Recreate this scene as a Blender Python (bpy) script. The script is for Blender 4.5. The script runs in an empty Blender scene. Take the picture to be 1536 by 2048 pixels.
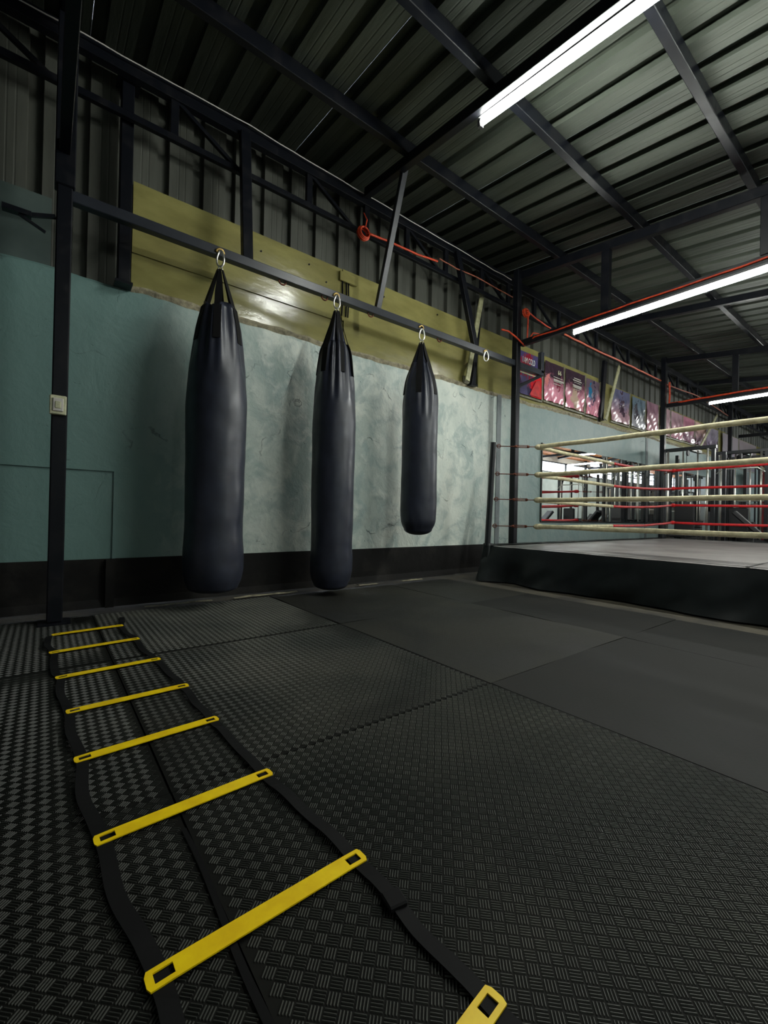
import bpy, bmesh, math, random
from mathutils import Vector, Matrix, noise
random.seed(7)
S = bpy.context.scene
C = S.collection
PI = math.pi

# ------------------------------------------------------------------ camera
cam_d = bpy.data.cameras.new('camera')
cam = bpy.data.objects.new('camera', cam_d); C.objects.link(cam)
cam_d.sensor_fit = 'VERTICAL'; cam_d.sensor_height = 36.0; cam_d.lens = 36.0 * 875.58 / 2048
cam_d.clip_start = 0.02; cam_d.clip_end = 200
Rr, Uu, Ff = Vector((0.790, -0.613, 0.0210)), Vector((-0.020, 0.0087, 1.0)), Vector((0.613, 0.790, 0.0053))
Ff.normalize(); Rr = (Rr - Rr.dot(Ff) * Ff).normalized(); Uu = Rr.cross(Ff).normalized()
cam.matrix_world = Matrix(((Rr.x, Uu.x, -Ff.x, 0), (Rr.y, Uu.y, -Ff.y, 0), (Rr.z, Uu.z, -Ff.z, 0.75), (0, 0, 0, 1)))
S.camera = cam

# ------------------------------------------------------------------ world, exposure
w = bpy.data.worlds.new('sky'); S.world = w; w.use_nodes = True
bg = w.node_tree.nodes['Background']
bg.inputs[0].default_value = (0.86, 0.93, 1.0, 1); bg.inputs[1].default_value = 9.0
S.view_settings.view_transform = 'Standard'; S.view_settings.look = 'None'
S.view_settings.gamma = 1; S.view_settings.use_curve_mapping = False
S.view_settings.exposure = 0.30
TUBE = 200.0        # radiance of the fluorescent tubes

# ------------------------------------------------------------------ helpers
def srgb(r, g, b):
    f = lambda c: (c / 255 / 12.92) if c <= 10 else ((c / 255 + 0.055) / 1.055) ** 2.4
    return (f(r), f(g), f(b), 1)

def mat(name, col, rough=0.5, metal=0.0, emit=None, es=0, spec=0.5, coat=0, var=None, vscale=4, vdetail=4, bump=0, bscale=40, bdist=0.002, rvar=0, stretch=(1, 1, 1), distort=0.0, lo=0.35, hi=0.65):
    m = bpy.data.materials.new(name); m.use_nodes = True
    nt = m.node_tree; N = nt.nodes; L = nt.links; P = N['Principled BSDF']
    P.inputs['Base Color'].default_value = col
    P.inputs['Roughness'].default_value = rough
    P.inputs['Metallic'].default_value = metal
    P.inputs['Specular IOR Level'].default_value = spec
    P.inputs['Coat Weight'].default_value = coat
    P.inputs['Coat Roughness'].default_value = 0.12
    if emit:
        P.inputs['Emission Color'].default_value = emit; P.inputs['Emission Strength'].default_value = es
    tc = N.new('ShaderNodeTexCoord'); mp = N.new('ShaderNodeMapping'); mp.inputs['Scale'].default_value = stretch
    L.new(tc.outputs['Object'], mp.inputs[0])
    if var or rvar:
        n = N.new('ShaderNodeTexNoise'); n.inputs['Scale'].default_value = vscale; n.inputs['Detail'].default_value = vdetail
        n.inputs['Distortion'].default_value = distort
        n.inputs['Roughness'].default_value = 0.6
        L.new(mp.outputs[0], n.inputs['Vector'])
        r = N.new('ShaderNodeMapRange'); r.inputs[1].default_value = lo; r.inputs[2].default_value = hi
        L.new(n.outputs[0], r.inputs[0])
        if var:
            x = N.new('ShaderNodeMix'); x.data_type = 'RGBA'
            x.inputs[6].default_value = col; x.inputs[7].default_value = var
            L.new(r.outputs[0], x.inputs[0]); L.new(x.outputs[2], P.inputs['Base Color'])
        if rvar:
            q = N.new('ShaderNodeMapRange'); q.inputs[3].default_value = rough; q.inputs[4].default_value = rough + rvar
            L.new(r.outputs[0], q.inputs[0]); L.new(q.outputs[0], P.inputs['Roughness'])
    if bump:
        n2 = N.new('ShaderNodeTexNoise'); n2.inputs['Scale'].default_value = bscale; n2.inputs['Detail'].default_value = 5
        L.new(mp.outputs[0], n2.inputs['Vector'])
        b = N.new('ShaderNodeBump'); b.inputs['Strength'].default_value = bump; b.inputs['Distance'].default_value = bdist
        L.new(n2.outputs[0], b.inputs['Height']); L.new(b.outputs[0], P.inputs['Normal'])
    return m

class NB:
    """little node-graph builder"""
    def __init__(s, m): s.nt = m.node_tree; s.N = s.nt.nodes; s.L = s.nt.links
    def put(s, sock, v):
        if hasattr(v, 'is_output'): s.L.new(v, sock)
        else: sock.default_value = v
    def math(s, op, a, b=0.0, c=None, clamp=False):
        n = s.N.new('ShaderNodeMath'); n.operation = op; n.use_clamp = clamp
        s.put(n.inputs[0], a); s.put(n.inputs[1], b)
        if c is not None: s.put(n.inputs[2], c)
        return n.outputs[0]
    def mix(s, f, a, b):
        n = s.N.new('ShaderNodeMix'); n.data_type = 'RGBA'
        s.put(n.inputs[0], f); s.put(n.inputs[6], a); s.put(n.inputs[7], b); return n.outputs[2]
    def noise(s, vec, scale, detail=4, dist=0.0, rough=0.55):
        n = s.N.new('ShaderNodeTexNoise'); n.inputs['Scale'].default_value = scale; n.inputs['Detail'].default_value = detail
        n.inputs['Distortion'].default_value = dist; n.inputs['Roughness'].default_value = rough
        s.L.new(vec, n.inputs['Vector']); return n.outputs[0]
    def rng(s, v, a, b, c=0.0, d=1.0):
        n = s.N.new('ShaderNodeMapRange'); s.put(n.inputs[0], v)
        for i, q in enumerate((a, b, c, d)): n.inputs[i + 1].default_value = q
        return n.outputs[0]
    def mapping(s, vec, loc=(0, 0, 0), rot=(0, 0, 0), scale=(1, 1, 1)):
        n = s.N.new('ShaderNodeMapping'); s.L.new(vec, n.inputs[0])
        n.inputs[1].default_value = loc; n.inputs[2].default_value = rot; n.inputs[3].default_value = scale; return n.outputs[0]
    def coords(s, kind='Object'): return s.N.new('ShaderNodeTexCoord').outputs[kind]
    def sep(s, vec):
        n = s.N.new('ShaderNodeSeparateXYZ'); s.L.new(vec, n.inputs[0]); return n.outputs
    def bump(s, h, strength, dist, normal=None):
        n = s.N.new('ShaderNodeBump'); n.inputs['Strength'].default_value = strength; n.inputs['Distance'].default_value = dist
        s.L.new(h, n.inputs['Height'])
        if normal is not None: s.L.new(normal, n.inputs['Normal'])
        return n.outputs[0]

class MB:
    def __init__(s): s.v = []; s.f = []
    def box(s, a, b):
        i = len(s.v); x0, y0, z0 = a; x1, y1, z1 = b
        s.v += [(x0, y0, z0), (x1, y0, z0), (x1, y1, z0), (x0, y1, z0), (x0, y0, z1), (x1, y0, z1), (x1, y1, z1), (x0, y1, z1)]
        s.f += [tuple(i + k for k in q) for q in ((0, 3, 2, 1), (4, 5, 6, 7), (0, 1, 5, 4), (1, 2, 6, 5), (2, 3, 7, 6), (3, 0, 4, 7))]
        return s
    def cbox(s, c, d): return s.box([c[k] - d[k] / 2 for k in range(3)], [c[k] + d[k] / 2 for k in range(3)])
    def bar(s, p, q, w_, h_=None, up=(0, 0, 1)):
        """rectangular section bar from p to q; w_ across, h_ along up"""
        h_ = h_ or w_; p = Vector(p); q = Vector(q); d = (q - p).normalized(); up = Vector(up)
        if abs(d.dot(up)) > 0.97: up = Vector((0, 1, 0))
        r = d.cross(up).normalized(); u = r.cross(d).normalized()
        i = len(s.v)
        for e in (p, q):
            for a, b in ((-1, -1), (1, -1), (1, 1), (-1, 1)): s.v.append(tuple(e + r * a * w_ / 2 + u * b * h_ / 2))
        s.f += [tuple(i + k for k in t) for t in ((0, 1, 2, 3), (7, 6, 5, 4), (0, 4, 5, 1), (1, 5, 6, 2), (2, 6, 7, 3), (3, 7, 4, 0))]
        return s
    def tube(s, pts, rad, n=8, caps=True):
        pts = [Vector(p) for p in pts]; rads = rad if isinstance(rad, (list, tuple)) else [rad] * len(pts)
        i0 = len(s.v); prev = None
        for k, p in enumerate(pts):
            d = (pts[min(k + 1, len(pts) - 1)] - pts[max(k - 1, 0)])
            d = d.normalized() if d.length > 1e-9 else Vector((0, 0, 1))
            if prev is None: prev = Vector((0, 0, 1)) if abs(d.z) < 0.9 else Vector((1, 0, 0))
            r = d.cross(prev)
            if r.length < 1e-6: r = d.orthogonal()
            r.normalize(); u = r.cross(d).normalized(); prev = u
            for a in range(n):
                t = 2 * PI * a / n; s.v.append(tuple(p + (r * math.cos(t) + u * math.sin(t)) * rads[k]))
        for k in range(len(pts) - 1):
            for a in range(n):
                b = (a + 1) % n; o = i0 + k * n
                s.f.append((o + a, o + n + a, o + n + b, o + b))
        if caps:
            s.f.append(tuple(i0 + a for a in range(n))); o = i0 + (len(pts) - 1) * n
            s.f.append(tuple(o + n - 1 - a for a in range(n)))
        return s
    def ribbon(s, pts, widths, side, thick):
        """flat strip through pts; side = list of unit side vectors"""
        i0 = len(s.v); n = len(pts)
        for k in range(n):
            p = Vector(pts[k]); sd = Vector(side[k]).normalized()
            d = (Vector(pts[min(k + 1, n - 1)]) - Vector(pts[max(k - 1, 0)])).normalized(); nn = sd.cross(d).normalized()
            w_ = widths[k] if isinstance(widths, (list, tuple)) else widths
            for a, b in ((-1, -1), (1, -1), (1, 1), (-1, 1)): s.v.append(tuple(p + sd * a * w_ / 2 + nn * b * thick / 2))
        for k in range(n - 1):
            for a in range(4):
                b = (a + 1) % 4; o = i0 + 4 * k; s.f.append((o + a, o + b, o + 4 + b, o + 4 + a))
        s.f.append((i0 + 3, i0 + 2, i0 + 1, i0)); o = i0 + 4 * (n - 1); s.f.append((o, o + 1, o + 2, o + 3))
        return s
    def grid(s, fn, nu, nv):
        i0 = len(s.v)
        for a in range(nu + 1):
            for b in range(nv + 1): s.v.append(tuple(fn(a / nu, b / nv)))
        for a in range(nu):
            for b in range(nv):
                o = i0 + a * (nv + 1) + b; s.f.append((o, o + nv + 1, o + nv + 2, o + 1))
        return s
    def prism(s, poly, axis_fn, t0, t1):
        """poly 2D list; axis_fn(u,v,t)->xyz"""
        i0 = len(s.v); n = len(poly)
        for t in (t0, t1):
            for u, v in poly: s.v.append(tuple(axis_fn(u, v, t)))
        for a in range(n):
            b = (a + 1) % n; s.f.append((i0 + a, i0 + b, i0 + n + b, i0 + n + a))
        s.f.append(tuple(i0 + n - 1 - a for a in range(n))); s.f.append(tuple(i0 + n + a for a in range(n)))
        return s
    def mesh(s, name, m, smooth=False, bevel=0, fix=True):
        me = bpy.data.meshes.new(name); me.from_pydata(s.v, [], s.f)
        bm = bmesh.new(); bm.from_mesh(me)
        if fix: bmesh.ops.recalc_face_normals(bm, faces=bm.faces)
        if bevel:
            bmesh.ops.bevel(bm, geom=[e for e in bm.edges], offset=bevel, segments=1, affect='EDGES', clamp_overlap=True)
        bm.to_mesh(me); bm.free()
        for q in (m if isinstance(m, (list, tuple)) else [m]): me.materials.append(q)
        if smooth:
            for p in me.polygons: p.use_smooth = True
        return me
    def obj(s, name, m, parent=None, smooth=False, bevel=0, fix=True):
        o = bpy.data.objects.new(name, s.mesh(name, m, smooth, bevel, fix)); C.objects.link(o)
        if parent: o.parent = parent; o.matrix_parent_inverse = parent.matrix_world.inverted() if parent.type != 'EMPTY' or True else Matrix()
        return o

def tag(o, label, cat, group=None):
    o['label'] = label; o['category'] = cat
    if group: o['group'] = group
    return o
def thing(name, label, cat, loc=(0, 0, 0), group=None):
    o = bpy.data.objects.new(name, None); C.objects.link(o); o.location = loc; o.empty_display_size = 0.1
    o.matrix_world = Matrix.Translation(loc)
    return tag(o, label, cat, group)
def struct(o): o['kind'] = 'structure'; return o
def share(name, me, parent, loc):
    o = bpy.data.objects.new(name, me); C.objects.link(o); o.parent = parent; o.location = loc; return o

# ------------------------------------------------------------------ materials
M = {}
M['steel'] = mat('black_painted_steel', (0.005, 0.006, 0.009, 1), 0.36, var=(0.011, 0.011, 0.013, 1), vscale=9, lo=0.5, hi=0.8, bump=0.3, bscale=30, bdist=0.002, rvar=0.2, spec=0.22)
M['rail'] = mat('grey_blue_painted_steel', (0.020, 0.024, 0.033, 1), 0.38, var=(0.014, 0.017, 0.024, 1), vscale=6, bump=0.2, bscale=25)
M['roof'] = mat('roof_sheet_metal', srgb(82, 88, 79), 0.5, metal=0.4, var=srgb(56, 62, 54), vscale=1.2, bump=0.35, bscale=9, bdist=0.01, stretch=(3, 0.5, 1))
M['clad'] = mat('cladding_sheet_metal', srgb(86, 88, 81), 0.55, metal=0.1, var=srgb(66, 68, 61), vscale=1.5, bump=0.2, bscale=9, bdist=0.006, stretch=(3, 1, 0.5))
M['olive'] = mat('olive_gloss_paint', srgb(150, 145, 90), 0.16, var=srgb(128, 122, 72), vscale=2.0, bump=0.35, bscale=7, bdist=0.008, stretch=(1, 1, 2.5), rvar=0.1, spec=0.8)
M['olive2'] = mat('olive_worn_paint', srgb(124, 124, 100), 0.5, var=srgb(84, 80, 62), vscale=12, bump=0.3, bscale=20)
M['plaster_edge'] = mat('rough_plaster_edge', srgb(168, 160, 132), 0.8, var=srgb(110, 104, 86), vscale=16, bump=0.8, bscale=40, bdist=0.01)
M['bag'] = mat('black_vinyl', (0.026, 0.030, 0.048, 1), 0.34, var=(0.017, 0.020, 0.032, 1), vscale=7, bump=0.12, bscale=14, bdist=0.01, rvar=0.12, spec=0.5)
M['strap'] = mat('black_webbing', (0.003, 0.003, 0.0035, 1), 0.75, spec=0.2, bump=0.3, bscale=300, bdist=0.0005)
M['chrome'] = mat('polished_steel', (0.86, 0.85, 0.78, 1), 0.28, metal=0.9)
M['brass'] = mat('dull_brass', srgb(190, 160, 96), 0.4, metal=0.6)
M['rust'] = mat('rusty_iron', srgb(120, 58, 34), 0.7, metal=0.3, var=srgb(60, 30, 20), vscale=60)
M['yellow'] = mat('yellow_plastic', srgb(252, 218, 10), 0.4, var=srgb(236, 196, 6), vscale=14)
M['canvas'] = mat('grey_ring_canvas', srgb(128, 124, 122), 0.34, var=srgb(104, 100, 98), vscale=1.6, bump=0.35, bscale=5, bdist=0.01, rvar=0.12)
M['skirt'] = mat('black_skirt_cloth', (0.009, 0.013, 0.014, 1), 0.5, spec=0.4, var=(0.005, 0.0075, 0.008, 1), vscale=8, bump=0.2, bscale=200, bdist=0.001)
M['rope_white'] = mat('cream_rope_wrap', srgb(206, 198, 162), 0.6, var=srgb(170, 160, 128), vscale=18, bump=0.5, bscale=50, bdist=0.004)
M['rope_red'] = mat('red_rope_wrap', srgb(205, 20, 26), 0.5, var=srgb(160, 12, 20), vscale=14, bump=0.3, bscale=40)
M['orange'] = mat('orange_cable', srgb(224, 74, 30), 0.5, var=srgb(170, 50, 24), vscale=20)
M['tubeglow'] = mat('fluorescent_tube', (1, 1, 1, 1), 0.3, emit=(0.97, 1.0, 0.93, 1), es=TUBE * 0.62)
M['tubeglow_fill'] = mat('fill_light_tube', (1, 1, 1, 1), 0.3, emit=(0.97, 1.0, 0.95, 1), es=TUBE * 0.14)
M['tubeglow_far'] = mat('far_fluorescent_tube', (1, 1, 1, 1), 0.3, emit=(0.97, 1.0, 0.95, 1), es=TUBE * 0.32)
M['tubeglow_new'] = mat('new_fluorescent_tube', (1, 1, 1, 1), 0.3, emit=(0.97, 1.0, 0.93, 1), es=TUBE)
M['white_plastic'] = mat('ivory_plastic', srgb(206, 206, 172), 0.4, var=srgb(170, 170, 140), vscale=30)
M['greyplastic'] = mat('grey_lamp_body', srgb(190, 186, 180), 0.4)
M['lampbody'] = mat('dull_lamp_housing', srgb(60, 60, 62), 0.5)
M['mirror'] = mat('mirror_glass', (0.86, 0.89, 0.89, 1), 0.01, metal=1)
M['frame'] = mat('gym_frame_paint', (0.010, 0.012, 0.015, 1), 0.35, bump=0.1, bscale=30)
M['pad'] = mat('black_vinyl_pad', (0.012, 0.012, 0.014, 1), 0.45, bump=0.2, bscale=20)
M['plate'] = mat('cast_iron_plate', (0.03, 0.03, 0.032, 1), 0.5)
M['red_cloth'] = mat('dark_red_curtain', srgb(120, 14, 18), 0.8, var=srgb(70, 8, 12), vscale=6)
M['soffit_brown'] = mat('orange_brown_soffit', srgb(196, 120, 52), 0.6, var=srgb(140, 78, 32), vscale=5, stretch=(6, 1, 1))
M['dirt'] = mat('dusty_concrete', srgb(66, 61, 48), 0.85, var=srgb(32, 29, 24), vscale=3, vdetail=8, bump=0.4, bscale=20, bdist=0.01)
M['farwall'] = mat('pale_painted_wall', srgb(206, 214, 212), 0.7, var=srgb(180, 192, 190), vscale=2)
M['dark'] = mat('dark_board', srgb(38, 44, 42), 0.6, var=srgb(26, 32, 30), vscale=3)
M['batten'] = mat('pale_timber_batten', srgb(186, 186, 146), 0.6, var=srgb(140, 138, 104), vscale=14)

# painted concrete wall
def wall_material():
    m = mat('teal_painted_concrete', (0.3, 0.38, 0.38, 1), 0.5); b = NB(m); P = b.N['Principled BSDF']
    co = b.coords('Object')
    n1 = b.noise(b.mapping(co, scale=(1.0, 1, 0.55)), 1.7, 6, 0.6, 0.6)
    n2 = b.noise(b.mapping(co, scale=(1, 1, 0.85)), 7, 8, 0.5, 0.62)
    n3 = b.noise(b.mapping(co, scale=(1.0, 1, 0.8)), 2.6, 6, 1.0, 0.6)
    x = b.sep(co)
    paint = b.mix(b.rng(b.math('ADD', x[0], b.math('MULTIPLY', n1, 1.2)), 1.0, 4.0), srgb(108, 140, 136), srgb(196, 206, 198))  # teal at the left; the paler middle has lamplit brightness in its colour
    n5 = b.noise(b.mapping(co, loc=(7, 0, 3)), 3.4, 7, 0.9, 0.62)
    right = b.rng(x[0], 0.6, 1.8)
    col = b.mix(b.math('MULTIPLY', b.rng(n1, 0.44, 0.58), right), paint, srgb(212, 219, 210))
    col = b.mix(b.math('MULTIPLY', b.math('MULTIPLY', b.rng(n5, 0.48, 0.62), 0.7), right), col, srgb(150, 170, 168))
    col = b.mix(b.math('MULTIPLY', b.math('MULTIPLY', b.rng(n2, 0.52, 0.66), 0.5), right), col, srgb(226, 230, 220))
    # thin cracks
    v = b.N.new('ShaderNodeTexVoronoi'); v.feature = 'DISTANCE_TO_EDGE'; v.inputs['Scale'].default_value = 1.6
    nv = b.N.new('ShaderNodeTexNoise'); nv.inputs['Scale'].default_value = 3.5; nv.inputs['Detail'].default_value = 6
    b.L.new(co, nv.inputs['Vector'])
    mx = b.N.new('ShaderNodeMix'); mx.data_type = 'VECTOR'; mx.inputs[0].default_value = 0.35
    b.L.new(co, mx.inputs[4]); b.L.new(nv.outputs['Color'], mx.inputs[5]); b.L.new(mx.outputs[1], v.inputs['Vector'])
    crack = b.math('MULTIPLY', b.rng(v.outputs['Distance'], 0.0, 0.012, 1, 0), b.rng(n3, 0.52, 0.62))
    # pits
    n4 = b.noise(co, 26, 3, 0.5)
    pit = b.rng(n4, 0.70, 0.76)
    col = b.mix(b.math('MULTIPLY', crack, 0.7), col, srgb(60, 74, 76))
    col = b.mix(b.math('MULTIPLY', pit, 0.35), col, srgb(78, 92, 92))
    col = b.mix(b.rng(x[0], 4.2, 5.8, 0.0, 0.85), col, b.mix(n5, srgb(92, 118, 120), srgb(112, 134, 132)))  # teal far end, darkened in colour to dim the lamplight there
    b.L.new(col, P.inputs['Base Color'])
    rough_zone = b.math('MULTIPLY', b.rng(x[0], 0.9, 2.2, 0.35, 1.0), b.rng(x[0], 4.5, 7.0, 1.0, 0.4))
    h = b.math('ADD', b.math('MULTIPLY', n2, 0.6), b.math('MULTIPLY', n3, 1.0))
    h = b.math('SUBTRACT', h, b.math('MULTIPLY', crack, 0.25))
    h = b.math('SUBTRACT', h, b.math('MULTIPLY', pit, 0.15))
    h = b.math('MULTIPLY', h, rough_zone)
    b.L.new(b.bump(h, 0.9, 0.028), P.inputs['Normal'])
    P.inputs['Roughness'].default_value = 0.5
    return m
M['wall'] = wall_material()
M['band'] = mat('black_base_paint', (0.006, 0.0055, 0.0055, 1), 0.7, spec=0.25, var=(0.028, 0.026, 0.023, 1), vscale=3.2, vdetail=8, lo=0.5, hi=0.75, bump=0.6, bscale=6, bdist=0.012, rvar=0.2)

# chequered rubber
def mat_material(name, strength, c0, c1, rough):
    m = mat(name, c0, rough); b = NB(m); P = b.N['Principled BSDF']
    co = b.coords('Object')
    uv = b.sep(b.mapping(co, rot=(0, 0, PI / 4), scale=(1 / 0.0226,) * 3))
    fu, fv = b.math('FRACT', uv[0]), b.math('FRACT', uv[1])
    par = b.math('FLOORED_MODULO', b.math('ADD', b.math('FLOOR', uv[0]), b.math('FLOOR', uv[1])), 2.0)
    def ridges(f): # four rounded ridges per cell
        return b.math('POWER', b.math('ABSOLUTE', b.math('SINE', b.math('MULTIPLY', f, 4 * PI))), 0.7)
    inv = b.math('SUBTRACT', 1.0, par)
    r = b.math('ADD', b.math('MULTIPLY', ridges(fu), par), b.math('MULTIPLY', ridges(fv), inv))
    # cell margin mask
    def edge(f): return b.rng(b.math('ABSOLUTE', b.math('SUBTRACT', f, 0.5)), 0.42, 0.5, 1, 0)
    mask = b.math('MULTIPLY', edge(fu), edge(fv))
    wear_or_shade = b.noise(co, 2.2, 5, 0.4)
    h = b.math('MULTIPLY', b.math('MULTIPLY', r, mask), b.rng(wear_or_shade, 0.3, 0.6, 0.75, 1.0))
    P.inputs['Specular IOR Level'].default_value = 0.2
    fine = b.noise(co, 260, 2)
    big = b.noise(co, 1.3, 5, 0.8)
    hh = b.math('ADD', h, b.math('MULTIPLY', fine, 0.12))
    n0 = b.bump(hh, strength, 0.0016)
    b.L.new(n0, P.inputs['Normal'])
    col = b.mix(b.rng(big, 0.35, 0.68), c0, c1)
    if strength > 0.5:
        col = b.mix(b.math('MULTIPLY', b.math('SUBTRACT', 1.0, h), 0.55), col, (0.008, 0.009, 0.008, 1))  # grooves darkened in the colour to deepen the bump's shading
    b.L.new(col, P.inputs['Base Color'])
    b.L.new(b.rng(big, 0.3, 0.7, rough, rough + 0.14), P.inputs['Roughness'])
    return m
M['mat_rib'] = mat_material('chequered_rubber', 1.0, (0.011, 0.012, 0.0108, 1), (0.020, 0.020, 0.017, 1), 0.42)
M['mat_base'] = mat('flat_black_rubber', (0.004, 0.0044, 0.004, 1), 0.7, spec=0.12, var=(0.009, 0.009, 0.0075, 1), vscale=1.6)  # kept darker than the ridges, groove shade put into the colour
def tread_material():      # ridge colour carries painted shade, darker on the ladder side, lighter to its right
    m = mat('shaded_tread_rubber', (0.05, 0.055, 0.05, 1), 0.42, spec=0.3); b = NB(m); P = b.N['Principled BSDF']
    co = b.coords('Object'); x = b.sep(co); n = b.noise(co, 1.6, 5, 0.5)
    wear_or_shade = b.rng(b.math('ADD', x[0], b.math('MULTIPLY', n, 0.8)), 0.3, 1.35)
    new = b.mix(n, (0.020, 0.022, 0.020, 1), (0.034, 0.036, 0.032, 1))  # dim side, shade mixed into the rubber colour
    old = b.mix(b.rng(n, 0.35, 0.65), (0.060, 0.066, 0.060, 1), (0.120, 0.120, 0.104, 1))  # bright side, ridges lifted in colour as if lit
    b.L.new(b.mix(wear_or_shade, new, old), P.inputs['Base Color']); return m
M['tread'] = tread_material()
M['mat_soft'] = mat_material('worn_chequered_rubber', 0.6, (0.011, 0.011, 0.010, 1), (0.026, 0.025, 0.019, 1), 0.5)
M['mat_smooth'] = mat_material('smooth_rubber', 0.12, (0.0055, 0.006, 0.0055, 1), (0.014, 0.014, 0.0125, 1), 0.66)

# ------------------------------------------------------------------ large structure
YW = 3.95; YF = -2.6; XL = -3.0; XR = 31.0
def roofz(y): return 4.25 - 0.12 * (3.95 - y)

floor = struct(MB().box((XL, YF, -0.12), (XR, 4.2, -0.012)).obj('floor', M['dirt']))
xs = [-2.36, -1.04, 0.28, 1.605, 2.93, 3.80]; ys = [-2.57, -1.30, -0.02, 1.257, 2.533, 3.74]
for i in range(5):
    for j in range(5):
        x0, x1, y0, y1 = xs[i], xs[i + 1], ys[j], ys[j + 1]
        kind = (M['mat_base'] if (i in (1, 2) and j >= 2) else M['mat_rib']) if i < 3 else (M['mat_soft'] if j == 4 or (i == 3 and j == 3) else M['mat_smooth'])
        g = 0.0025; nn = 14
        ph = random.random() * 9; top = -0.0005 - 0.0015 * random.random()
        if j == 4: top -= 0.002
        def fn(u, v, i=i, x0=x0, x1=x1, y0=y0, y1=y1, ph=ph, top=top, j=j):
            x = x0 + g + (x1 - x0 - 2 * g) * u; y = y0 + g + (y1 - y0 - 2 * g) * v
            e = min(u, 1 - u, v, 1 - v)
            z = top + (0.0035 if i < 3 else 0.009) * max(0, noise.noise((x * 1.7 + ph, y * 1.7, 0))) * (1 if e < 0.12 else 0.3)
            if j == 4 and v > 0.93: y += 0.05 * noise.noise((x * 2, ph, 3)); z -= 0.006
            return (x, y, z)
        b = MB(); b.grid(fn, nn, nn)
        # skirt faces round the rim give the mat its thickness
        n1 = nn + 1; rim = [a * n1 for a in range(n1)] + [nn * n1 + k for k in range(1, n1)] + [a * n1 + nn for a in range(nn - 1, -1, -1)] + [k for k in range(nn - 1, 0, -1)]
        base = len(b.v); b.v += [(b.v[k][0], b.v[k][1], -0.012) for k in rim]
        for k in range(len(rim)):
            k2 = (k + 1) % len(rim); b.f.append((rim[k], rim[k2], base + k2, base + k))
        rm = b.obj('rubber_mat', kind, floor, smooth=False)
        if i in (1, 2) and j >= 2:      # raised tread: four ridges per cell, cells alternate in direction, rows run diagonally
            cs = 0.0226; q2 = math.sqrt(0.5); V = []; F = []
            cu, cv = int((x0 + y0) * q2 / cs) - 1, None
            us = range(int(min((x0 + y0), 0) * q2 / cs) - 2, int((x1 + y1) * q2 / cs) + 2)
            vs = range(int((y0 - x1) * q2 / cs) - 2, int((y1 - x0) * q2 / cs) + 2)
            zz = top + 0.0002
            for a in us:
                for c in vs:
                    uc, vc = (a + 0.5) * cs, (c + 0.5) * cs
                    X, Y = (uc - vc) * q2, (uc + vc) * q2
                    if X < max(x0, -0.72) + 0.009 or X > x1 - 0.009 or Y < y0 + 0.009 or Y > y1 - (0.05 if j == 4 else 0.009): continue
                    if Y < 0.4 and X < 0: continue
                    par = (a + c) % 2; hh = 0.0019
                    for k in range(4):
                        o = (k - 1.5) * 0.00535
                        n0 = len(V)
                        for l in (-0.0098, 0.0098):
                            for sd_, h in ((-0.00135, 0), (-0.0004, hh), (0.0004, hh), (0.00135, 0)):
                                pu, pv = (l * (0.94 if h else 1), o + sd_) if par else (o + sd_, l * (0.94 if h else 1))
                                pu += uc; pv += vc
                                V.append(((pu - pv) * q2, (pu + pv) * q2, zz + h))
                        F += [(n0, n0 + 1, n0 + 5, n0 + 4), (n0 + 1, n0 + 2, n0 + 6, n0 + 5), (n0 + 2, n0 + 3, n0 + 7, n0 + 6), (n0, n0 + 3, n0 + 2, n0 + 1), (n0 + 4, n0 + 5, n0 + 6, n0 + 7)]
            tb = MB(); tb.v = V; tb.f = F
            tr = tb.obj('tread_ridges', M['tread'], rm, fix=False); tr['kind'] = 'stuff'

# back wall: concrete up to 2.5 m with a ragged top
def ragged(x): return 2.505 + 0.022 * noise.noise((x * 2.3, 1.7, 0)) + 0.012 * noise.noise((x * 9, 4.0, 0)) + 0.008 * max(0, x - 4) * 0.5
b = MB(); nx = 500
i0 = 0
for k in range(nx + 1):
    x = XL + (XR - XL) * k / nx; zt = ragged(x) - (0.035 if x < 0.5 else 0)
    b.v += [(x, YW, 0), (x, YW, zt - 0.02), (x, YW + 0.015, zt), (x, 4.12, zt), (x, 4.12, 0)]
for k in range(nx):
    for a in range(4):
        o = 5 * k + a; b.f.append((o, o + 5, o + 6, o + 1))
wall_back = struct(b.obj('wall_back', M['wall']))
# rough plaster lip along the ragged top
b = MB(); nx = 340
for k in range(nx + 1):
    x = 0.5 + 14 * k / nx; zt = ragged(x)
    dz = 0.012 + 0.01 * noise.noise((x * 6, 9, 0)); dy = 0.012 + 0.012 * noise.noise((x * 11, 2, 0))
    b.v += [(x, YW - 0.001, zt - 0.03 - dz), (x, YW - dy, zt - 0.012), (x, YW - dy * 0.6, zt + dz * 0.7), (x, YW + 0.05, zt + 0.004)]
for k in range(nx):
    for a in range(3):
        o = 4 * k + a; b.f.append((o, o + 4, o + 5, o + 1))
b.obj('plaster_lip', M['plaster_edge'], wall_back)
# black base band, slightly proud
b = MB()
def bandf(u, v):
    x = XL + (XR - XL) * u; z = 0.366 * v
    return (x, YW - 0.014 - 0.010 * noise.noise((x * 2, z * 4, 5)) * (1 - v) - (0.02 if v < 0.1 else 0), z)
b.grid(bandf, 400, 6)
b.grid(lambda u, v: (XL + (XR - XL) * u, YW - 0.014 + 0.02 * v, 0.366), 400, 1)
b.obj('painted_band', M['band'], wall_back)
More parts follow.
